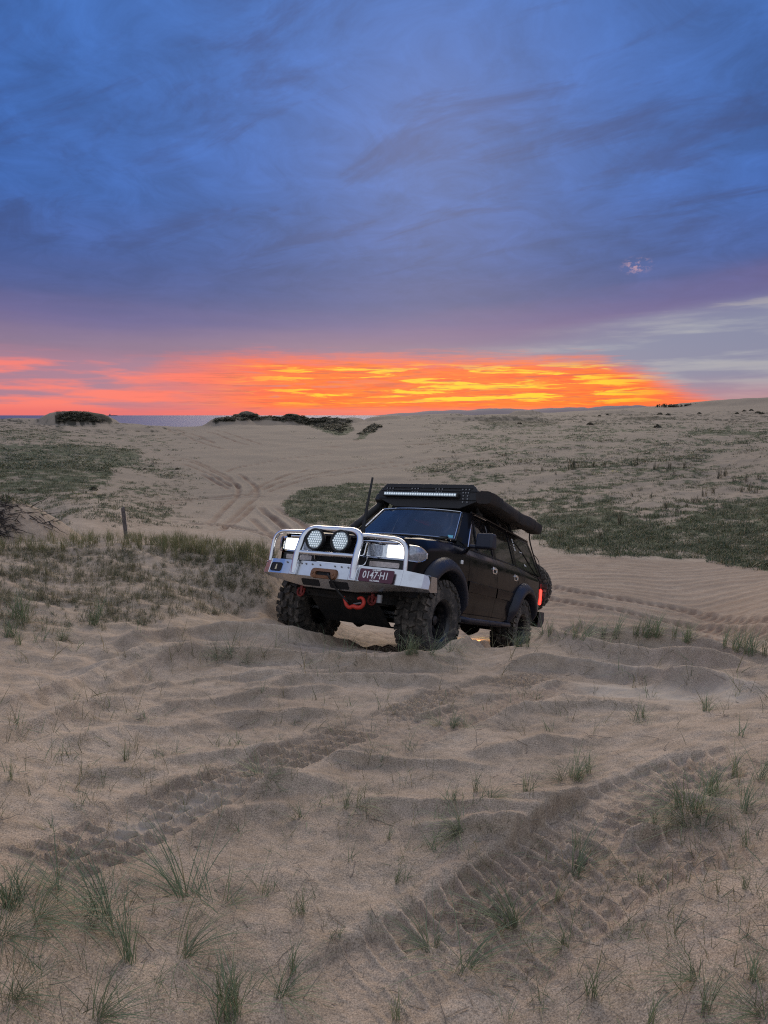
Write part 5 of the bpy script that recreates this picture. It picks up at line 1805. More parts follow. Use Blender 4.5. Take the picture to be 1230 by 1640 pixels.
# windscreen: glass, black edge and bright trim
def ws(u, v, off=0.0):
    """u across -1..1, v up 0..1"""
    w_ = 0.695 + (0.575 - 0.695) * v
    x = -0.60 + (-1.00 + 0.60) * v + 0.085 * (1 - u * u)
    z = 1.372 + (1.785 - 1.372) * v + 0.012 * (1 - u * u)
    return (x + off * 0.7, u * w_, z + off * 0.7)
g_ = MB()
g_.grid([[ws(u * 0.955, 0.05 + 0.90 * v) for u in np.linspace(-1, 1, 15)] for v in np.linspace(0, 1, 7)])
wsg = g_.build('windscreen', WSCREEN, car, smooth=80)
loopw = [ws(u, 0.0) for u in np.linspace(-1, 1, 13)] + [ws(1, v) for v in (0.25, 0.5, 0.75)] + [ws(u, 1.0) for u in np.linspace(1, -1, 13)] + [ws(-1, v) for v in (0.75, 0.5, 0.25)]
loopi = [ws(u * 0.945, 0.05) for u in np.linspace(-1, 1, 13)] + [ws(0.945, v) for v in (0.27, 0.5, 0.73)] + [ws(u * 0.945, 0.945) for u in np.linspace(1, -1, 13)] + [ws(-0.945, v) for v in (0.73, 0.5, 0.27)]
g_ = MB()
g_.ring([(x + 0.004, y, z + 0.004) for x, y, z in loopw], [(x + 0.002, y, z + 0.002) for x, y, z in loopi])
g_.build('seal', BLACK, wsg, smooth=60)
g_ = MB()
P = [ws(s_, v, 0.012) for s_, v in [(0.965, 0.97), (0.965, 0.75), (0.965, 0.5), (0.965, 0.25), (0.965, 0.035)]] + [ws(u, 0.03, 0.012) for u in (0.9, 0.6, 0.3, 0.0)]
g_.tube(P, 0.0065, 6)
g_.tube([(-x + 2 * x, -y, z) for x, y, z in P], 0.0065, 6)
g_.tube([ws(u, 0.985, 0.012) for u in np.linspace(-0.95, 0.95, 9)], 0.006, 6)
g_.build('bright_trim', CHROME, wsg)
wp = MB()
for y0, y1 in ((0.10, 0.60), (-0.50, 0.02)):
    wp.tube([(-0.545, y0, 1.372), (-0.56, (y0 + y1) / 2, 1.40), (-0.555 - 0.02, y1, 1.408)], 0.009, 6)
    wp.tube([(-0.54, y0 - 0.05, 1.365), (-0.54, y0 + 0.02, 1.385)], 0.014, 6)
wp.build('wiper', BLACK, wsg)
# registration sticker low on the glass
st = MB()
st.poly([ws(0.84, 0.07, 0.006), ws(0.93, 0.07, 0.006), ws(0.93, 0.15, 0.006), ws(0.84, 0.15, 0.006)])
st.build('sticker', mat('sticker_blue', (0.10, 0.42, 0.55), 0.5), wsg)

# doors
for s in (1, -1):
    for nm, x0, x1, OUT, IN, gl in (('front_door', -0.613, -1.606, D1_OUT, D1_IN, TINTED), ('rear_door', -1.614, -2.505, D2_OUT, D2_IN, DARKG)):
        d = MB()
        side_skin(d, x0, x1, s)
        I = corners_ring(d, OUT, IN, s)
        do = d.build(nm, PAINT, car, smooth=32)
        wn = MB()
        wn.poly(on_side(I, s, -0.010))
        wn.build('window', gl, do, smooth=0)
        # bright strip along the waist and round the front window
        sm = MB()
        xs = np.linspace(x0 - 0.01, x1 + 0.01, 8)
        sm.tube([(x, s * (half_w(x, belt(x)) - 0.004), belt(x) + 0.006) for x in xs], 0.008, 5)
        sm.build('waist_strip', BLACK, do)
        # broad rubbing strip low on the door
        ru = MB()
        xs = np.linspace(x0 - 0.02, x1 + 0.02, 14)
        rows = []
        for x in xs:
            if nm == 'rear_door' and x < -2.33:
                continue
            rows.append([(x, s * (half_w(x, z) + o_), z) for z, o_ in ((0.795, 0.0), (0.800, 0.014), (0.915, 0.016), (0.925, 0.0))])
        ru.grid(rows)
        ru.build('rubbing_strip', PAINT, do, smooth=30)
        # recessed handle with a bright plate
        hx = x1 + 0.13
        h = MB()
        y0 = half_w(hx, 1.135)
        pl = rrect(hx, 1.135, 0.15, 0.085, 0.012, 3)
        h.ring([(x, s * (half_w(x, z) + 0.004), z) for x, z in pl], [(hx + (x - hx) * 0.8, s * (half_w(x, z) + 0.010), 1.135 + (z - 1.135) * 0.72) for x, z in pl])
        h.box((hx + 0.01, s * (y0 + 0.014), 1.15), (0.115, 0.016, 0.022))
        h.box((hx - 0.055, s * (y0 + 0.010), 1.128), (0.026, 0.012, 0.05))
        h.build('handle', CHROME, do, bevel=0.003)
        hp = MB()
        hp.poly([(hx + (x - hx) * 0.82, s * (half_w(x, z) + 0.0065), 1.135 + (z - 1.135) * 0.76) for x, z in pl])
        hp.build('handle_recess', BLACK, do, smooth=0)
        if nm == 'front_door':
            vb = MB()
            vb.tube(on_side([(-0.99, BZ + 0.03), (-1.02, 1.63)], s, 0.0), 0.012, 6)
            vb.build('window_bar', BLACK, do)
            tr_ = MB()
            tr_.tube(on_side([(-0.645, BZ + 0.02), (-1.065, 1.772), (-1.20, 1.79), (-1.58, 1.797)], s, 0.006), 0.0065, 6)
            tr_.build('bright_trim', CHROME, do)
    q = MB()
    per = 8
    def cut(P):
        out = []
        for i in range(4):
            a, b2 = P[i], P[(i + 1) % 4]
            out += [(a[0] + (b2[0] - a[0]) * k / per, a[1] + (b2[1] - a[1]) * k / per) for k in range(per)]
        return out
    q.poly(on_side(cut(Q_IN), s, -0.004))
    qw = q.build('rear_window', DARKG, car, smooth=0)
    if s == 1:
        # small white stickers on the dark rear window
        k_ = MB()
        def stick(x0, z0, w_, h_, lean=0.0):
            P = [(x0, z0), (x0 - w_, z0), (x0 - w_ - lean, z0 + h_), (x0 - lean, z0 + h_)]
            k_.poly(on_side(P, 1, 0.002))
        for j, zz in enumerate((1.690, 1.655, 1.615, 1.575, 1.545)):
            stick(-2.59 - 0.006 * j, zz, 0.030, 0.024)
            if j % 2 == 0:
                stick(-2.632 - 0.006 * j, zz, 0.018, 0.028)
            else:
                stick(-2.626 - 0.006 * j, zz + 0.010, 0.026, 0.010)
        stick(-2.86, 1.555, 0.13, 0.010)
        for j in range(3):
            stick(-2.98 - 0.035 * j, 1.365, 0.022, 0.035 - 0.006 * j)
        k_.build('sticker', WHITE, qw, smooth=0)

# badge lamp on the front wing
bd = MB()
for s in (1, -1):
    x = -0.36
    bd.box((x, s * (half_w(x, 1.10) + 0.006), 1.105), (0.05, 0.018, 0.045))
bd.build('side_repeater', WHITE, car, bevel=0.006)

# wheel arch flares
def flare(ax, az_, s, a0, a1, name='fender_flare'):
    f = MB()
    rows = []
    n = 30
    for k in range(n + 1):
        a = math.radians(a0 + (a1 - a0) * k / n)
        e = min(1.0, min(k, n - k) / 4.0 + 0.25)
        R = []
        for rr, yy in ((0.645, 0.0), (0.640, 0.022), (0.615, 0.055), (0.575, 0.088), (0.535, 0.098), (0.512, 0.092), (0.500, 0.070), (0.498, -0.06)):
            rad = 0.50 + (rr - 0.50) * (0.55 + 0.45 * e)
            x, z = ax + rad * math.cos(a), az_ + rad * math.sin(a)
            yb = half_w(min(max(x, -3.9), 0.72), min(max(z, 0.55), 1.18))
            R.append((x, s * (yb + (yy * e if yy > 0 else yy)), z))
        rows.append(R)
    f.grid(rows)
    return f.build(name, FLARE, car, smooth=50)
for s in (1, -1):
    flare(ARCH[0][0], ARCH[0][1], s, 32, 176)
    flare(ARCH[1][0], ARCH[1][1], s, 6, 172)
    for ax, az_, ar in ARCH:
        l_ = MB()
        rows = []
        for k in range(17):
            a = math.radians(52 + 128 * k / 16)
            x, z = ax + (ar + 0.02) * math.cos(a), az_ + (ar + 0.02) * math.sin(a)
            rows.append([(x, s * 0.84, z), (x, s * 0.45, z)])
        l_.grid(rows)
        l_.build('arch_liner', MATT, car)

# grille
gr = MB()
gr.box((0.725, 0, 1.065), (0.02, 0.60, 0.17))
gro = gr.build('grille', MATT, car)
for k in range(4):
    q = MB()
    q.box((0.742, 0, 1.005 + 0.04 * k), (0.016, 0.58, 0.014))
    q.build('slat', BLACK, gro, bevel=0.003)
q = MB()
q.tube([(0.752, y, 1.138) for y in np.linspace(-0.66, 0.66, 9)], 0.011, 6)
q.tube(fillet([(0.752, -0.31, 1.128), (0.752, -0.29, 0.985), (0.752, 0.29, 0.985), (0.752, 0.31, 1.128)], 0.03), 0.008, 6)
q.build('bright_surround', CHROME, gro)
q = MB()
q.tube([(0.752, y, 1.075) for y in (-0.09, 0.09)], 0.014, 8)
q.build('emblem_bar', CHROME, gro)
lo = MB()
lo.box((0.72, 0, 0.925), (0.03, 0.66, 0.10))
loo = lo.build('lower_grille', MATT, car)
q = MB()
q.tube(fillet([(0.748, -0.33, 0.972), (0.748, -0.31, 0.885), (0.748, 0.31, 0.885), (0.748, 0.33, 0.972)], 0.04), 0.006, 6)
q.build('bright_surround', CHROME, loo)

# headlights: bright housing, lit low beam outside, unlit high beam inside
def plate_box(m, x, yc, zc, w_, h_, d, s, r=0.012):
    P = rrect(yc, zc, w_, h_, r, 3)
    m.ring([(x, s * y, z) for y, z in P], [(x - d, s * y, z) for y, z in P])
    m.poly([(x, s * y, z) for y, z in P])
for s in (1, -1):
    h = MB()
    plate_box(h, 0.735, 0.515, 1.052, 0.49, 0.150, 0.05, s)
    ho = h.build('headlight', REFL, car, smooth=40)
    q = MB()
    P, Q = rrect(0.515, 1.052, 0.50, 0.160, 0.016, 3), rrect(0.515, 1.052, 0.47, 0.128, 0.012, 3)
    q.ring([(0.742, s * y, z) for y, z in P], [(0.752, s * y, z) for y, z in Q])
    q.ring([(0.752, s * y, z) for y, z in Q], [(0.736, s * y, z) for y, z in Q])
    q.build('bezel', CHROME, ho, smooth=40)
    q = MB()
    plate_box(q, 0.744, 0.640, 1.052, 0.165, 0.112, 0.008, s)
    q.build('lit_lens', LAMP, ho, smooth=0)
    q = MB()
    P, Q = rrect(0.640, 1.052, 0.190, 0.132, 0.014, 3), rrect(0.640, 1.052, 0.167, 0.114, 0.012, 3)
    q.ring([(0.742, s * y, z) for y, z in P], [(0.746, s * y, z) for y, z in Q])
    q.build('lit_rim', GLOW, ho, smooth=0)
    q = MB()
    plate_box(q, 0.742, 0.405, 1.052, 0.165, 0.112, 0.006, s)
    for k in range(9):
        q.box((0.743, s * (0.335 + 0.0175 * k), 1.052), (0.005, 0.006, 0.10))
    q.build('high_beam_lens', CLEAR, ho, smooth=0)
    q = MB()
    plate_box(q, 0.740, 0.296, 1.052, 0.022, 0.125, 0.01, s, 0.006)
    q.build('divider', BLACK, ho)
    # wrap-round corner lamp
    c_ = MB()
    rows = []
    for k in range(9):
        u = k / 8
        yy = 0.770 + 0.092 * math.sin(u * math.pi / 2)
        xx = 0.735 - 0.20 * (1 - math.cos(u * math.pi / 2)) - 0.02 * u
        hh = 0.078 * (1 - 0.62 * max(0.0, (u - 0.45) / 0.55) ** 2.2)
        rows.append([(xx, s * (yy + 0.012), 1.055 - hh), (xx + 0.006, s * (yy + 0.020), 1.055 - hh * 0.9), (xx + 0.008, s * (yy + 0.022), 1.055), (xx + 0.006, s * (yy + 0.020), 1.055 + hh * 0.8), (xx, s * (yy + 0.012), 1.055 + hh * 0.9)])
    c_.grid(rows)
    co_ = c_.build('corner_lamp', CLEAR, car, smooth=60)
    q = MB()
    E_ = [R[0] for R in rows] + [rows[-1][k] for k in (1, 2, 3, 4)] + [R[-1] for R in rows[::-1]]
    q.tube(E_, 0.006, 5)
    q.build('bright_edge', CHROME, co_)
    i_ = MB()
    plate_box(i_, 0.735, 0.525, 0.918, 0.44, 0.085, 0.04, s)
    io = i_.build('indicator', BLACK, car, smooth=0)
    q = MB()
    plate_box(q, 0.742, 0.53, 0.915, 0.34, 0.052, 0.005, s, 0.01)
    q.build('lens', AMBER, io, smooth=0)

# bull bar: folded alloy channel with swept wings
SEC = [(0.0, 0.868), (0.020, 0.872), (0.060, 0.720), (0.055, 0.714), (-0.030, 0.612), (-0.045, 0.608)]   # (forward, height): shelf edge, upper face, fold, lower face
def bar_x(y):
    a = abs(y)
    return interp(a, [(0, 0.875), (0.58, 0.865), (0.80, 0.815), (1.01, 0.665)])
def bar_drop(y):
    return interp(abs(y), [(0, 0.0), (0.32, 0.0), (0.72, 0.055), (1.01, 0.085)])
ys = [-1.01, -0.97, -0.90, -0.80, -0.79, -0.70, -0.60, -0.59, -0.45, -0.32, -0.31, -0.16, 0, 0.16, 0.31, 0.32, 0.45, 0.59, 0.60, 0.70, 0.79, 0.80, 0.90, 0.97, 1.01]
bb = MB()
rows = []
for y in ys:
    d = bar_drop(y)
    R = []
    for fx, z in [(-0.16, 0.868)] + SEC + [(-0.20, 0.618)]:
        zz = z
        if z < 0.70:
            zz = z + d
        if abs(y) > 0.8 and z > 0.8:
            zz = z - 0.020 * (abs(y) - 0.8) / 0.21
        R.append((bar_x(y) + fx - (0.05 if abs(y) > 1.0 and fx > 0 else 0), y, zz))
    rows.append(R)
bb.grid(rows)
for e in (0, -1):
    bb.poly(rows[e])
bar = bb.build('bull_bar', ALLOY, car, smooth=22)
def bar_tube(name, pts, r, rad=0.09, n=14):
    m = MB()
    m.tube(fillet(pts, rad, 7), r, n)
    return m.build(name, ALLOYT, bar, smooth=60)
Yc = -0.06
bar_tube('centre_hoop', [(0.925, -0.425, 0.735), (0.925, -0.425, 0.93), (0.83, -0.415, 1.222), (0.83, 0.290, 1.222), (0.925, 0.300, 0.93), (0.925, 0.302, 0.735)], 0.036, 0.16, 16)
bar_tube('side_hoop', [(0.80, -0.86, 0.85), (0.80, -0.85, 1.175), (0.82, -0.42, 1.185)], 0.023, 0.15)
bar_tube('side_hoop', [(0.80, 0.80, 0.85), (0.80, 0.79, 1.165), (0.82, 0.29, 1.185)], 0.023, 0.15)
bar_tube('cross_tube', [(0.91, -0.42, 0.955), (0.91, 0.30, 0.960)], 0.024)
m = MB()
for y in (-0.425, 0.302):
    m.box((0.930, y, 0.775), (0.03, 0.088, 0.13), Matrix.Rotation(math.radians(-14), 3, 'Y'))
m.build('hoop_foot', ALLOY, bar, bevel=0.006)
# fold welds and bolts
m = MB()
for y in (-0.36, -0.30, -0.22, -0.12, 0.06, 0.14, 0.22, -0.95, -0.55):
    m.lathe([(0.0, 0.009), (0.008, 0.008), (0.009, 0.0)], 8, (bar_x(y) + 0.030, y, 0.842), axis='x')
m.build('bolt', STEEL, bar)
def face_pt(y, z, off=0.0):
    """a point on the bar's face at height z"""
    fx = interp(z - (bar_drop(y) if z < 0.70 else 0), [(0.612, -0.030), (0.714, 0.055), (0.720, 0.060), (0.872, 0.020)])
    return (bar_x(y) + fx + off, y, z)
def inset(name, yc, zc, w_, h_, r, mat_, off=0.004, depth=0.0):
    m = MB()
    P = rrect(yc, zc, w_, h_, r, 4)
    m.poly([face_pt(y, z, off) for y, z in P])
    return m.build(name, mat_, bar, smooth=0)
inset('cooling_slot', -0.225, 0.657, 0.225, 0.062, 0.014, MATT)
inset('cooling_slot', 0.125, 0.657, 0.225, 0.066, 0.014, MATT)
inset('side_slot', -0.70, 0.785, 0.155, 0.075, 0.018, MATT)
m = MB()
P = rrect(-0.70, 0.785, 0.165, 0.085, 0.022, 4)
m.tube([face_pt(y, z, 0.004) for y, z in P] + [face_pt(P[0][0], P[0][1], 0.004)], 0.005, 5)
m.build('slot_edge', BLACK, bar)
m = MB()
m.poly([face_pt(-0.712, 0.757, 0.007), face_pt(-0.682, 0.757, 0.007), face_pt(-0.690, 0.812, 0.007), face_pt(-0.704, 0.812, 0.007)])
m.build('slot_tag', mat('cream_tag', (0.62, 0.55, 0.38), 0.6), bar, smooth=0)
m = MB()
for y in (-0.80, 0.80):
    m.tube([(bar_x(y) + 0.022, y, 0.868), (bar_x(y) + 0.061, y, 0.722), (bar_x(y) - 0.02, y, 0.625 + bar_drop(y))], 0.006, 5)
m.build('weld_seam', ALLOYT, bar)

# winch fairlead with rope and hook
m = MB()
def frame2(yc, zc, w_, h_, w2, h2, off):
    O, I = rrect(yc, zc, w_, h_, h_ * 0.35, 5), rrect(yc, zc, w2, h2, h2 * 0.45, 5)
    m.ring([face_pt(y, z, 0.002) for y, z in O], [face_pt(yc + (y - yc) * 0.95, zc + (z - zc) * 0.93, off) for y, z in O])
    m.ring([face_pt(yc + (y - yc) * 0.95, zc + (z - zc) * 0.93, off) for y, z in O], [face_pt(y, z, off) for y, z in I])
    m.ring([face_pt(y, z, off) for y, z in I], [face_pt(y, z, 0.006) for y, z in I])
frame2(-0.04, 0.757, 0.315, 0.105, 0.19, 0.038, 0.034)
fl = m.build('winch_fairlead', BRONZE, car, smooth=40)
m = MB()
m.poly([face_pt(-0.04 + y, 0.757 + z, 0.008) for y, z in rrect(0, 0, 0.19, 0.038, 0.017, 5)])
m.build('mouth', MATT, fl, smooth=0)
m = MB()
for y in (-0.165, 0.085):
    m.lathe([(0.0, 0.014), (0.012, 0.013), (0.014, 0.0)], 8, (face_pt(y, 0.757)[0] + 0.030, y, 0.757), axis='x')
m.build('bolt', BRONZE, fl)
rope = MB()
rope.tube(rounded([face_pt(0.02, 0.762, 0.02), face_pt(0.05, 0.745, 0.065), (0.90, 0.075, 0.66), (0.86, 0.10, 0.60), (0.82, 0.16, 0.545), (0.80, 0.20, 0.505)], 2), 0.011, 7)
rope.build('winch_rope', BLACK, car, smooth=60)
hk = MB()
hk.tube(rounded([(0.80, 0.16, 0.545), (0.81, 0.19, 0.50), (0.815, 0.225, 0.462), (0.815, 0.275, 0.455), (0.815, 0.31, 0.485), (0.805, 0.35, 0.475), (0.80, 0.385, 0.50), (0.795, 0.385, 0.545), (0.79, 0.345, 0.565), (0.79, 0.315, 0.555)], 2), [0.014] * 4 + [0.017] * 28 + [0.010] * 50, 8) if False else None
P = rounded([(0.80, 0.145, 0.555), (0.805, 0.175, 0.505), (0.81, 0.205, 0.465), (0.81, 0.245, 0.452), (0.81, 0.275, 0.475), (0.805, 0.315, 0.462), (0.80, 0.362, 0.470), (0.795, 0.388, 0.505), (0.79, 0.378, 0.550), (0.785, 0.340, 0.568), (0.785, 0.305, 0.550)], 2)
hk.tube(P, [0.013 + 0.008 * math.sin(math.pi * k / (len(P) - 1)) for k in range(len(P))], 8)
hk.build('winch_hook', RED, car, smooth=60)
hs = MB()
hs.tube([(0.80, 0.275, 0.492), (0.798, 0.36, 0.515)], 0.008, 6)
hs.build('hook_latch', STEEL, bpy.data.objects['winch_hook'])
for y in (-0.49, 0.40):
    sh = MB()
    sh.box((0.60, y, 0.575), (0.14, 0.03, 0.09))
    P = rounded([(0.66, y - 0.036, 0.590), (0.672, y - 0.044, 0.55), (0.675, y - 0.024, 0.512), (0.675, y + 0.024, 0.512), (0.672, y + 0.044, 0.55), (0.66, y + 0.036, 0.590)], 2)
    sh.tube(P, 0.012, 7)
    sh.tube([(0.66, y - 0.05, 0.588), (0.66, y + 0.05, 0.588)], 0.010, 7)
    sh.build('recovery_shackle', RED_D, car, smooth=40)

# number plate
pc_, pw_, ph_ = (0.557, 0.786), 0.378, 0.126
xr = bar_x(pc_[0]) + 0.062
m = MB()
def plate_pt(y, z, off):
    fx = interp(z, [(0.714, 0.066), (0.872, 0.026)])
    return (bar_x(0.55) + fx + off, y, z)
P = rrect(pc_[0], pc_[1], pw_, ph_, 0.012, 3)
m.ring([plate_pt(y, z, 0.0) for y, z in P], [plate_pt(y, z, 0.012) for y, z in P])
m.poly([plate_pt(y, z, 0.012) for y, z in P])
m.poly([plate_pt(y, z, 0.0) for y, z in P][::-1])
plate = m.build('number_plate', PLATE, car, smooth=0, doubles=True)
up_v = (Vector(plate_pt(0, 0.85, 0)) - Vector(plate_pt(0, 0.75, 0))).normalized()
rt_v = Vector((0, 1, 0))
nv = rt_v.cross(up_v)
def lettering(name, text, y, z, size, sx=1.0):
    cu_ = bpy.data.curves.new(name, 'FONT')
    cu_.body = text
    cu_.size = size
    cu_.align_x = 'CENTER'
    cu_.align_y = 'CENTER'
    cu_.extrude = 0.0012
    cu_.offset = 0.0008
    cu_.resolution_u = 3
    cu_.materials.append(WHITE)
    tmp = bpy.data.objects.new(name, cu_)
    COL.objects.link(tmp)
    me_ = bpy.data.meshes.new_from_object(tmp.evaluated_get(bpy.context.evaluated_depsgraph_get()))
    bpy.data.objects.remove(tmp)
    o = bpy.data.objects.new(name, me_)
    COL.objects.link(o)
    o.parent = plate
    p = Vector(plate_pt(y, z, 0.0142))
    o.matrix_local = Matrix(((rt_v.x * sx, up_v.x, nv.x, p.x), (rt_v.y * sx, up_v.y, nv.y, p.y), (rt_v.z * sx, up_v.z, nv.z, p.z), (0, 0, 0, 1)))
    return o
lettering('plate_number', '0147\u00b7H1', pc_[0] - 0.002, pc_[1] + 0.001, 0.104, 0.80)
lettering('plate_state', 'VICTORIA', pc_[0], pc_[1] - 0.051, 0.022, 1.1)
lettering('plate_class', 'CLUB PERMIT', pc_[0], pc_[1] + 0.053, 0.016, 1.0)

# round driving lights
for y in (-0.250, 0.066):
    m = MB()
    c = (0.86, y, 1.105)
    m.lathe([(-0.085, 0.0), (-0.085, 0.05), (-0.05, 0.09), (0.0, 0.113), (0.030, 0.116), (0.036, 0.112), (0.036, 0.100), (0.020, 0.096)], 36, c, axis='x')
    m.box((0.835, y, 0.985), (0.05, 0.06, 0.04))
    dl = m.build('driving_light', BLACK, car, smooth=40)
    m = MB()
    m.lathe([(0.018, 0.098), (0.022, 0.06), (0.024, 0.0)], 30, c, axis='x')
    m.build('lens', LEDB, dl)
    m = MB()
    for i in range(-3, 4):
        for j in range(-3, 4):
            yy, zz = (j + 0.5 * (i % 2)) * 0.0272, i * 0.0238
            if math.hypot(yy, zz) > 0.088:
                continue
            m.lathe([(0.024, 0.0115), (0.031, 0.008), (0.033, 0.0)], 6, (c[0], c[1] + yy, c[2] + zz), axis='x')
    o = m.build('led_reflectors', LED, dl)
    o['kind'] = 'stuff'

# aerial on a spring base, on the bar
m = MB()
m.tube([(0.30, -0.042, 1.255), (0.30, -0.040, 1.40)], [0.026, 0.020], 10)
m.tube([(0.30, -0.040, 1.39), (0.30, -0.025, 1.65), (0.30, -0.008, 1.91)], [0.019, 0.014, 0.012], 10)
m.build('antenna', BLACK, car)

# snorkel up the far pillar
m = MB()
P = fillet([(-0.15, -0.90, 1.20), (-0.52, -0.90, 1.30), (-0.74, -0.865, 1.47), (-1.16, -0.745, 1.86), (-1.26, -0.735, 1.93)], 0.12, 5)
m.tube(P, 0.052, 12)
m.box((-1.22, -0.735, 1.945), (0.20, 0.13, 0.12), Matrix.Rotation(math.radians(-28), 3, 'Y'))
m.build('snorkel', BLACK, car, bevel=0.015)

# mirrors
for s in (1, -1):
    m = MB()
    m.box((-0.73, s * 1.015, 1.405), (0.13, 0.235, 0.185), Matrix.Rotation(math.radians(s * -10), 3, 'Z'), taper=0.88)
    m.box((-0.73, s * 0.86, 1.335), (0.07, 0.14, 0.05))
    mo = m.build('side_mirror', FLARE, car, bevel=0.028, seg=3)
    q = MB()
    q.box((-0.803, s * 1.018, 1.405), (0.006, 0.19, 0.145), Matrix.Rotation(math.radians(s * -10), 3, 'Z'))
    q.build('mirror_glass', CHROME, mo)

# side steps
for s in (1, -1):
    m = MB()
    m.tube(fillet([(-0.42, s * 0.80, 0.50), (-0.52, s * 0.945, 0.475), (-2.10, s * 0.945, 0.475), (-2.28, s * 0.80, 0.52)], 0.08), 0.032, 10)
    m.tube([(-0.60, s * 0.84, 0.455), (-2.05, s * 0.84, 0.455)], 0.026, 8)
    for x in (-0.75, -1.35, -1.95):
        m.box((x, s * 0.80, 0.465), (0.06, 0.28, 0.03))
    m.build('side_step', FLARE, car)

# wheels
def make_tyre(m, R=0.437, W=0.345):
    h = W / 2
    m.lathe([(-h * 0.80, 0.215), (-h * 0.95, 0.235), (-h * 1.02, 0.30), (-h * 1.0, 0.365), (-h * 0.90, R - 0.042), (-h * 0.62, R - 0.032), (0, R - 0.028), (h * 0.62, R - 0.032), (h * 0.90, R - 0.042), (h * 1.0, 0.365), (h * 1.02, 0.30), (h * 0.95, 0.235), (h * 0.80, 0.215)], 56)
    n = 17
    def blk(a, da, y0, y1, r0, r1, sk=0.0, tp=0.82):
        P = []
        for rr, k in ((r0, 1.0), (r1, tp)):
            for yy, aa in ((y0, -da), (y1, -da), (y1, da), (y0, da)):
                ym = (y0 + y1) / 2
                yk = ym + (yy - ym) * k
                t_ = a + aa * k + sk * (yk - ym)
                P.append((rr * math.cos(t_), yk, rr * math.sin(t_)))
        m.hexa(P)
    for k in range(n):
        a = 2 * math.pi * k / n
        st_ = 2 * math.pi / n
        for sd in (-1, 1):
            o = 0 if sd > 0 else 0.5 * st_
            blk(a + o, 0.120, sd * h * 0.05, sd * h * 0.42, R - 0.035, R + 0.008, 0.9 * sd)
            blk(a + o + 0.5 * st_, 0.115, sd * h * 0.52, sd * h * 0.92, R - 0.045, R + 0.002, -0.7 * sd)
            # shoulder lugs that run down the sidewall
            for q in (0.0, 0.5):
                aa = a + o + 0.5 * st_ + q * st_ * 1.0
                d_ = 0.070 if q == 0 else 0.050
                r_in = 0.355 if q == 0 else 0.375
                P = []
                for rr, yy, kk in ((R - 0.028, h * 0.84, 1), (r_in, h * 0.97, 1), ):
                    pass
                lo_ = [(R - 0.03, h * 0.80), (r_in, h * 0.98)]
                hi_ = [(R + 0.002, h * 0.97), (r_in + 0.01, h * 1.10)]
                V = []
                for (r1_, y1_), (r2_, y2_) in ((lo_[0], lo_[1]), (hi_[0], hi_[1])):
                    V += [(r1_ * math.cos(aa - d_), sd * y1_, r1_ * math.sin(aa - d_)), (r2_ * math.cos(aa - d_), sd * y2_, r2_ * math.sin(aa - d_)), (r2_ * math.cos(aa + d_), sd * y2_, r2_ * math.sin(aa + d_)), (r1_ * math.cos(aa + d_), sd * y1_, r1_ * math.sin(aa + d_))]
                m.hexa(V)
    return m
tyre_me = rim_me = hub_me = None
def wheel(name, loc, steer, s, spin, parent=None):
    """a wheel: hub with tyre and rim; y points outwards on the left side"""
    global tyre_me, rim_me, hub_me
    if tyre_me is None:
        m = MB()
        m.lathe([(0.085, 0.0), (0.085, 0.040), (0.078, 0.050), (-0.02, 0.055)], 20)
        for k in range(6):
            a = k * math.pi / 3
            m.lathe([(0.0, 0.012), (0.03, 0.011), (0.032, 0.0)], 6, (0.08 * math.cos(a), 0, 0.08 * math.sin(a)))
        h0 = m.build('wheel', RIMM)
        t0 = make_tyre(MB()).build('tyre', RUBBER, smooth=30)
        m = MB()
        m.lathe([(-0.13, 0.222), (-0.125, 0.205), (-0.02, 0.185), (-0.02, 0.17), (-0.015, 0.06), (-0.015, 0.0)], 40)
        m.lathe([(0.01, 0.185), (0.11, 0.192), (0.130, 0.200), (0.140, 0.214), (0.150, 0.226), (0.143, 0.231), (0.12, 0.226)], 40)
        for k in range(8):
            a = 2 * math.pi * k / 8
            P = []
            for rr, yy, dd in ((0.06, 0.0, 0.20), (0.186, 0.012, 0.13)):
                P.append((rr, yy, dd))
            V = []
            for yo in (-0.03, 0.0):
                for rr, yy, dd in P:
                    V.append((rr * math.cos(a - dd), yy + yo, rr * math.sin(a - dd)))
                for rr, yy, dd in P[::-1]:
                    V.append((rr * math.cos(a + dd), yy + yo, rr * math.sin(a + dd)))
            m.hexa(V)
        r0 = m.build('rim', RIMM, smooth=35)
        tyre_me, rim_me, hub_me = t0.data, r0.data, h0.data
        for o in (h0, t0, r0):
            bpy.data.objects.remove(o)
    w_ = bpy.data.objects.new(name, hub_me)
    COL.objects.link(w_)
    w_.parent = parent or car
    w_.location = loc
    w_.rotation_euler = (0, 0, math.radians(steer + (0 if s > 0 else 180)))
    for nm, me_ in (('tyre', tyre_me), ('rim', rim_me)):
        o = bpy.data.objects.new(nm, me_)
        COL.objects.link(o)
        o.parent = w_
        o.rotation_euler = (0, spin, 0)
    return w_
wheel('wheel', (0, 0.735, HZ), -3, 1, 0.1)
wheel('wheel', (0, -0.80, HZ), -3, -1, 0.5)
wheel('wheel', (-WB, 0.735, HZ), 0, 1, 0.25)
wheel('wheel', (-WB, -0.735, HZ), 0, -1, 0.6)
sw = wheel('spare_wheel', (-4.16, 0.46, 1.14), -90, 1, 0.3)
sw.rotation_euler = (0, 0, math.radians(90))

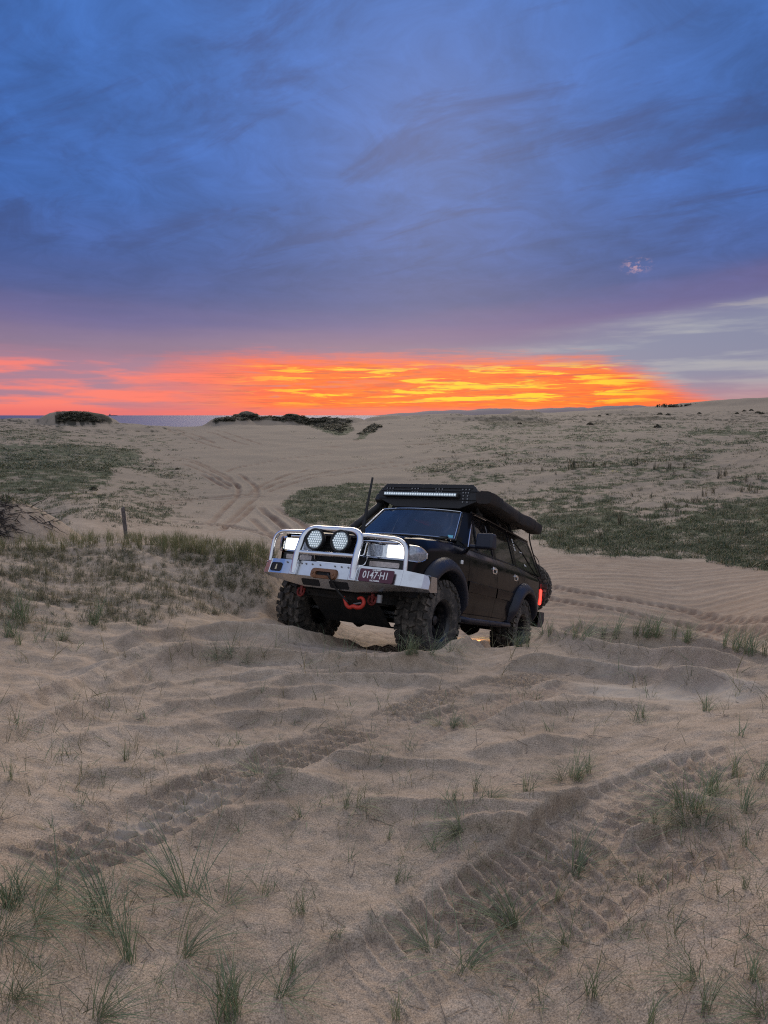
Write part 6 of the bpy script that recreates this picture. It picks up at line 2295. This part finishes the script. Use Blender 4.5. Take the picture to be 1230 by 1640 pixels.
# chassis, axles, springs, exhaust
m = MB()
for s in (1, -1):
    m.box((-1.55, s * 0.45, 0.62), (4.4, 0.09, 0.14))
m.box((-1.6, 0, 0.66), (4.3, 1.5, 0.06))
m.box((0.2, 0, 0.72), (0.9, 0.9, 0.20))
m.box((-1.0, 0.12, 0.52), (0.75, 0.40, 0.18))
m.box((-3.0, -0.30, 0.54), (0.9, 0.5, 0.16))
m.box((0.42, 0, 0.66), (0.40, 1.10, 0.26))
m.box((0.50, 0, 0.56), (0.10, 0.95, 0.10))
m.box((-0.35, 0, 0.50), (0.9, 0.50, 0.16))
m.box((-1.4, 0.52, 0.52), (1.5, 0.16, 0.10))
m.box((-1.5, -0.52, 0.50), (1.2, 0.30, 0.16))
m.box((-2.4, 0.30, 0.52), (0.8, 0.45, 0.16))
m.build('chassis', UNDER, car, smooth=0)
m = MB()
for s in (1, -1):
    m.grid([[(x, s * 0.44, z) for x in np.linspace(-0.62, 0.66, 5)] for z in (0.52, 1.0)])
    m.grid([[(x, s * 0.44, z) for x in np.linspace(-3.50, -2.25, 5)] for z in (0.52, 1.0)])
m.build('inner_guard', MATT, car, smooth=0)
m = MB()  # added dark plates, filling the underbody where shade makes it black
m.grid([[(x, y, z) for y in (-0.42, 0.42)] for x, z in ((0.66, 0.60), (0.52, 0.50), (0.22, 0.30), (-0.10, 0.30))])
m.grid([[(x, y, z) for y in (-0.55, 0.55)] for x, z in ((-0.55, 0.40), (-0.60, 0.33), (-1.30, 0.33), (-1.35, 0.42))])
m.build('dark_underplate', UNDER, car, smooth=0, solid=0.01)
for x in (0.0, -WB):
    m = MB()
    m.tube([(x, -0.62, HZ), (x, 0.62, HZ)], 0.058, 12)
    m.lathe([(-0.13, 0.0), (-0.12, 0.12), (0, 0.185), (0.12, 0.12), (0.13, 0.0)], 18, (x, -0.12 if x == 0 else 0.1, HZ))
    ao = m.build('axle', UNDER, car, smooth=40)
    for s in (1, -1):
        q = MB()
        P = [(x + 0.062 * math.cos(t), s * 0.48 + 0.062 * math.sin(t), 0.47 + 0.028 * t / 6.283 * 2) for t in np.linspace(0, 6.283 * 5, 60)]
        q.tube(P, 0.009, 5)
        q.build('spring', BLACK, ao)
        q = MB()
        q.tube([(x + 0.10, s * 0.52, 0.42), (x + 0.16, s * 0.50, 0.80)], 0.03, 8)
        q.build('damper', STEEL, ao)
m = MB()
m.tube([(0.16, -0.70, HZ - 0.02), (0.16, 0.70, HZ - 0.02)], 0.018, 8)
m.tube([(0.28, -0.55, HZ + 0.05), (0.26, 0.62, HZ + 0.02)], 0.020, 8)
m.build('steering_rod', STEEL, car)
m = MB()
m.lathe([(0.0, 0.028), (0.075, 0.028), (0.08, 0.020), (0.08, 0.0)], 12, (0.80, 0.56, 0.535), axis='z')
m.build('tow_pin', STEEL, car)

# warm reversing lamp under the tail: it lights the sand seen beneath the vehicle
m = MB()
m.lathe([(0.0, 0.0), (0.0, 0.035), (0.03, 0.045), (0.05, 0.02), (0.05, 0.0)], 16, (-4.02, -0.45, 0.60), axis='z')
m.build('reversing_lamp', mat('warm_lamp', (1, 0.8, 0.5), 0.4, emit=(1.0, 0.62, 0.22), estr=5.0), car)
ld = bpy.data.lights.new('reversing_lamp_light', 'SPOT')
ld.energy = 120
ld.color = (1.0, 0.58, 0.20)
ld.shadow_soft_size = 0.05
ld.spot_size = math.radians(70)
ld.spot_blend = 0.9
lo_ = bpy.data.objects.new('reversing_lamp_light', ld)
COL.objects.link(lo_)
lo_.parent = car
lo_.location = (-4.04, -0.45, 0.58)
lo_.rotation_euler = (0, math.radians(42), 0)

# rear lamps, bumper, swing-away carrier
for s in (1, -1):
    m = MB()
    m.box((-3.835, s * 0.815, 0.975), (0.13, 0.085, 0.25))
    tl = m.build('tail_light', TAILM, car, bevel=0.02)
    q = MB()
    q.box((-3.84, s * 0.812, 1.145), (0.11, 0.07, 0.08))
    q.build('tail_lens', TAILD, tl, bevel=0.01)
m = MB()
m.grid([[(x, y, z) for x, z in ((-3.66, 0.74), (-3.95, 0.74), (-3.98, 0.60), (-3.86, 0.50), (-3.62, 0.50))] for y in (-0.90, -0.6, 0, 0.6, 0.90)])
m.poly([(x, 0.90, z) for x, z in ((-3.66, 0.74), (-3.95, 0.74), (-3.98, 0.60), (-3.86, 0.50), (-3.62, 0.50))])
m.poly([(x, -0.90, z) for x, z in ((-3.66, 0.74), (-3.95, 0.74), (-3.98, 0.60), (-3.86, 0.50), (-3.62, 0.50))])
m.build('rear_bumper', FLARE, car, smooth=20)
m = MB()
m.tube([(-3.98, 0.80, 0.70), (-4.0, 0.10, 0.72)], 0.03, 8)
m.tube([(-4.0, 0.40, 0.72), (-4.0, 0.40, 1.30)], 0.03, 8)
m.tube([(-4.0, 0.15, 1.13), (-4.0, 0.65, 1.13)], 0.025, 8)
m.build('spare_carrier', BLACK, car)
m = MB()
m.grid([[(-3.80 + (z - 1.34) * 0.52, y * (gy(z) / 0.83) * 0.80, z) for y in (-0.82, 0, 0.82)] for z in (1.34, 1.74)])
m.build('back_window', DARKG, car, smooth=0)
# awning stay and hose down the rear corner
m = MB()
m.tube(rounded([(-3.18, 0.78, 1.93), (-3.20, 0.775, 1.80), (-3.42, 0.80, 1.58), (-3.55, 0.835, 1.44), (-3.72, 0.86, 1.30)], 2), 0.011, 7)
m.tube(rounded([(-3.42, 0.80, 1.60), (-3.56, 0.84, 1.54), (-3.62, 0.85, 1.46), (-3.62, 0.845, 1.38)], 2), 0.006, 6)
m.build('ladder_strap', BLACK, car)

# roof rack: deep black tray with folded front, light bar, legs
m = MB()
RX0, RX1 = -1.10, -3.15
def rack_sec(x, k=1.0, lift=0.0):
    return [(x, -0.470, 1.850 + lift), (x, -0.725, 1.955), (x, -0.745, 2.045), (x, -0.625, 2.170), (x, 0.625, 2.170), (x, 0.745, 2.045), (x, 0.725, 1.955), (x, 0.470, 1.850 + lift)]
F0 = rack_sec(RX0)
F1 = [(RX1, y, z) for _, y, z in rack_sec(RX1, 1, 0.07)]
n8 = 8
m.add(F0 + F1, [(k, (k + 1) % n8, n8 + (k + 1) % n8, n8 + k) for k in range(n8)] + [tuple(range(n8)), tuple(range(2 * n8 - 1, n8 - 1, -1))])
rack = m.build('roof_rack', RACKM, car, smooth=0, bevel=0.008)
# horizontal ribs pressed into the front panel
for z, hh in ((2.115, 0.010), (2.075, 0.010), (1.965, 0.008)):
    q = MB()
    q.box((RX0 + 0.008, 0, z), (0.016, 1.26 if z > 2.1 else 1.40, hh))
    q.build('rib', RACKM, rack, bevel=0.003)
q = MB()
for y in (-0.56, -0.18, 0.17, 0.545):
    for dy in (-0.045, 0.0, 0.045):
        for dz in (2.098, 2.055):
            q.lathe([(0.0, 0.010), (0.006, 0.009), (0.007, 0.0)], 6, (RX0 + 0.014, y + dy * (1 if dz > 2.07 else 0.8), dz), axis='x')
for dy in (-0.03, 0.03):
    for dz in (2.015, 1.975, 1.935):
        q.lathe([(0.0, 0.010), (0.006, 0.009), (0.007, 0.0)], 6, (RX0 + 0.014, 0.545 + dy, dz), axis='x')
q.build('rivet', STEEL, rack)
q = MB()
q.box((RX0 + 0.045, -0.08, 2.010), (0.07, 1.09, 0.062))
lb = q.build('light_bar', BLACK, car, bevel=0.006)
q = MB()
q.box((RX0 + 0.082, -0.08, 2.012), (0.006, 1.05, 0.042))
q.build('lens', LEDB, lb)
q = MB()
for k in range(30):
    q.lathe([(0.0, 0.0155), (0.006, 0.012), (0.008, 0.0)], 8, (RX0 + 0.085, -0.08 - 0.508 + k * 0.035, 2.012), axis='x')
q.build('led_reflectors', LED, lb)
q = MB()
for x in (-1.35, -2.1, -2.65):
    for s in (1, -1):
        q.tube([(x, s * 0.655, 1.82), (x, s * 0.60, 1.93)], 0.022, 8)
        q.box((x, s * 0.655, 1.825), (0.09, 0.05, 0.03))
q.build('rack_foot', BLACK, rack)

# rolled awning in its cover, slung along the near side
def awn_rows():
    rows = []
    for k in range(25):
        u = k / 24
        x = -1.06 + (-3.40 + 1.06) * u
        e = min(1, min(u, 1 - u) * 20 + 0.92)
        sag = 0.006 * math.sin(u * 9) + 0.004 * math.sin(u * 17 + 1)
        R = []
        for j in range(14):
            a = 2 * math.pi * j / 14
            ry, rz = 0.112 * e, 0.088 * e
            wob_ = 1 + 0.035 * math.sin(3 * a + u * 7) + 0.03 * math.sin(5 * a - u * 13)
            cy_ = math.copysign(abs(math.cos(a)) ** 0.5, math.cos(a))
            sz_ = math.copysign(abs(math.sin(a)) ** 0.5, math.sin(a))
            R.append((x, 0.800 + ry * cy_ * wob_, 1.995 + sag + rz * sz_ * wob_ - 0.012 * math.sin(u * math.pi)))
        rows.append(R + [R[0]])
    return rows
m = MB()
rows = awn_rows()
m.grid(rows)
m.poly(rows[0][:-1])
m.poly(rows[-1][:-1])
aw = m.build('awning', CANVAS, car, smooth=45)
q = MB()
for k in (4, 12, 20):
    q.tube([Vector(p) for p in rows[k]], 0.006, 5)
q.build('strap', BLACK, aw)
q = MB()
for x in (-1.5, -2.2, -2.9):
    q.box((x, 0.72, 1.99), (0.05, 0.10, 0.16))
q.build('bracket', BLACK, aw)

# inside
m = MB()
m.box((-0.78, 0, 1.19), (0.36, 1.40, 0.22))
m.box((-0.70, -0.36, 1.31), (0.20, 0.40, 0.06))
m.build('dashboard', SKIN_D, car, bevel=0.03)
for y in (-0.37, 0.37):
    m = MB()
    m.box((-1.45, y, 0.98), (0.50, 0.50, 0.16))
    so = m.build('seat', SEAT, car, bevel=0.05)
    q = MB()
    q.box((-1.72, y, 1.26), (0.14, 0.48, 0.54), Matrix.Rotation(math.radians(-12), 3, 'Y'))
    q.build('backrest', SEAT, so, bevel=0.05)
    q = MB()
    q.box((-1.79, y, 1.60), (0.10, 0.26, 0.17), Matrix.Rotation(math.radians(-8), 3, 'Y'))
    q.build('headrest', SEAT, so, bevel=0.04)
m = MB()
P = []
for k in range(25):
    a = 2 * math.pi * k / 24
    P.append((-1.02 - 0.07 * math.sin(a), -0.37 + 0.19 * math.cos(a), 1.32 + 0.18 * math.sin(a)))
m.tube(P, 0.014, 7, cap=False)
m.tube([(-1.02, -0.56, 1.32), (-1.02, -0.18, 1.32)], 0.012, 6)
m.tube([(-0.85, -0.37, 1.28), (-1.02, -0.37, 1.32)], 0.03, 8)
m.build('steering_wheel', BLACK, car)
m = MB()
m.box((-1.00, 0.0, 1.70), (0.03, 0.22, 0.06))
m.tube([(-0.98, 0, 1.72), (-0.95, 0, 1.77)], 0.008, 6)
m.build('rear_view_mirror', BLACK, car, bevel=0.008)
m = MB()
m.box((-2.45, 0, 1.05), (2.2, 1.40, 0.04))
m.box((-2.35, 0, 1.22), (0.14, 1.30, 0.60), Matrix.Rotation(math.radians(-12), 3, 'Y'))
m.build('rear_seat', SEAT, car, smooth=0)
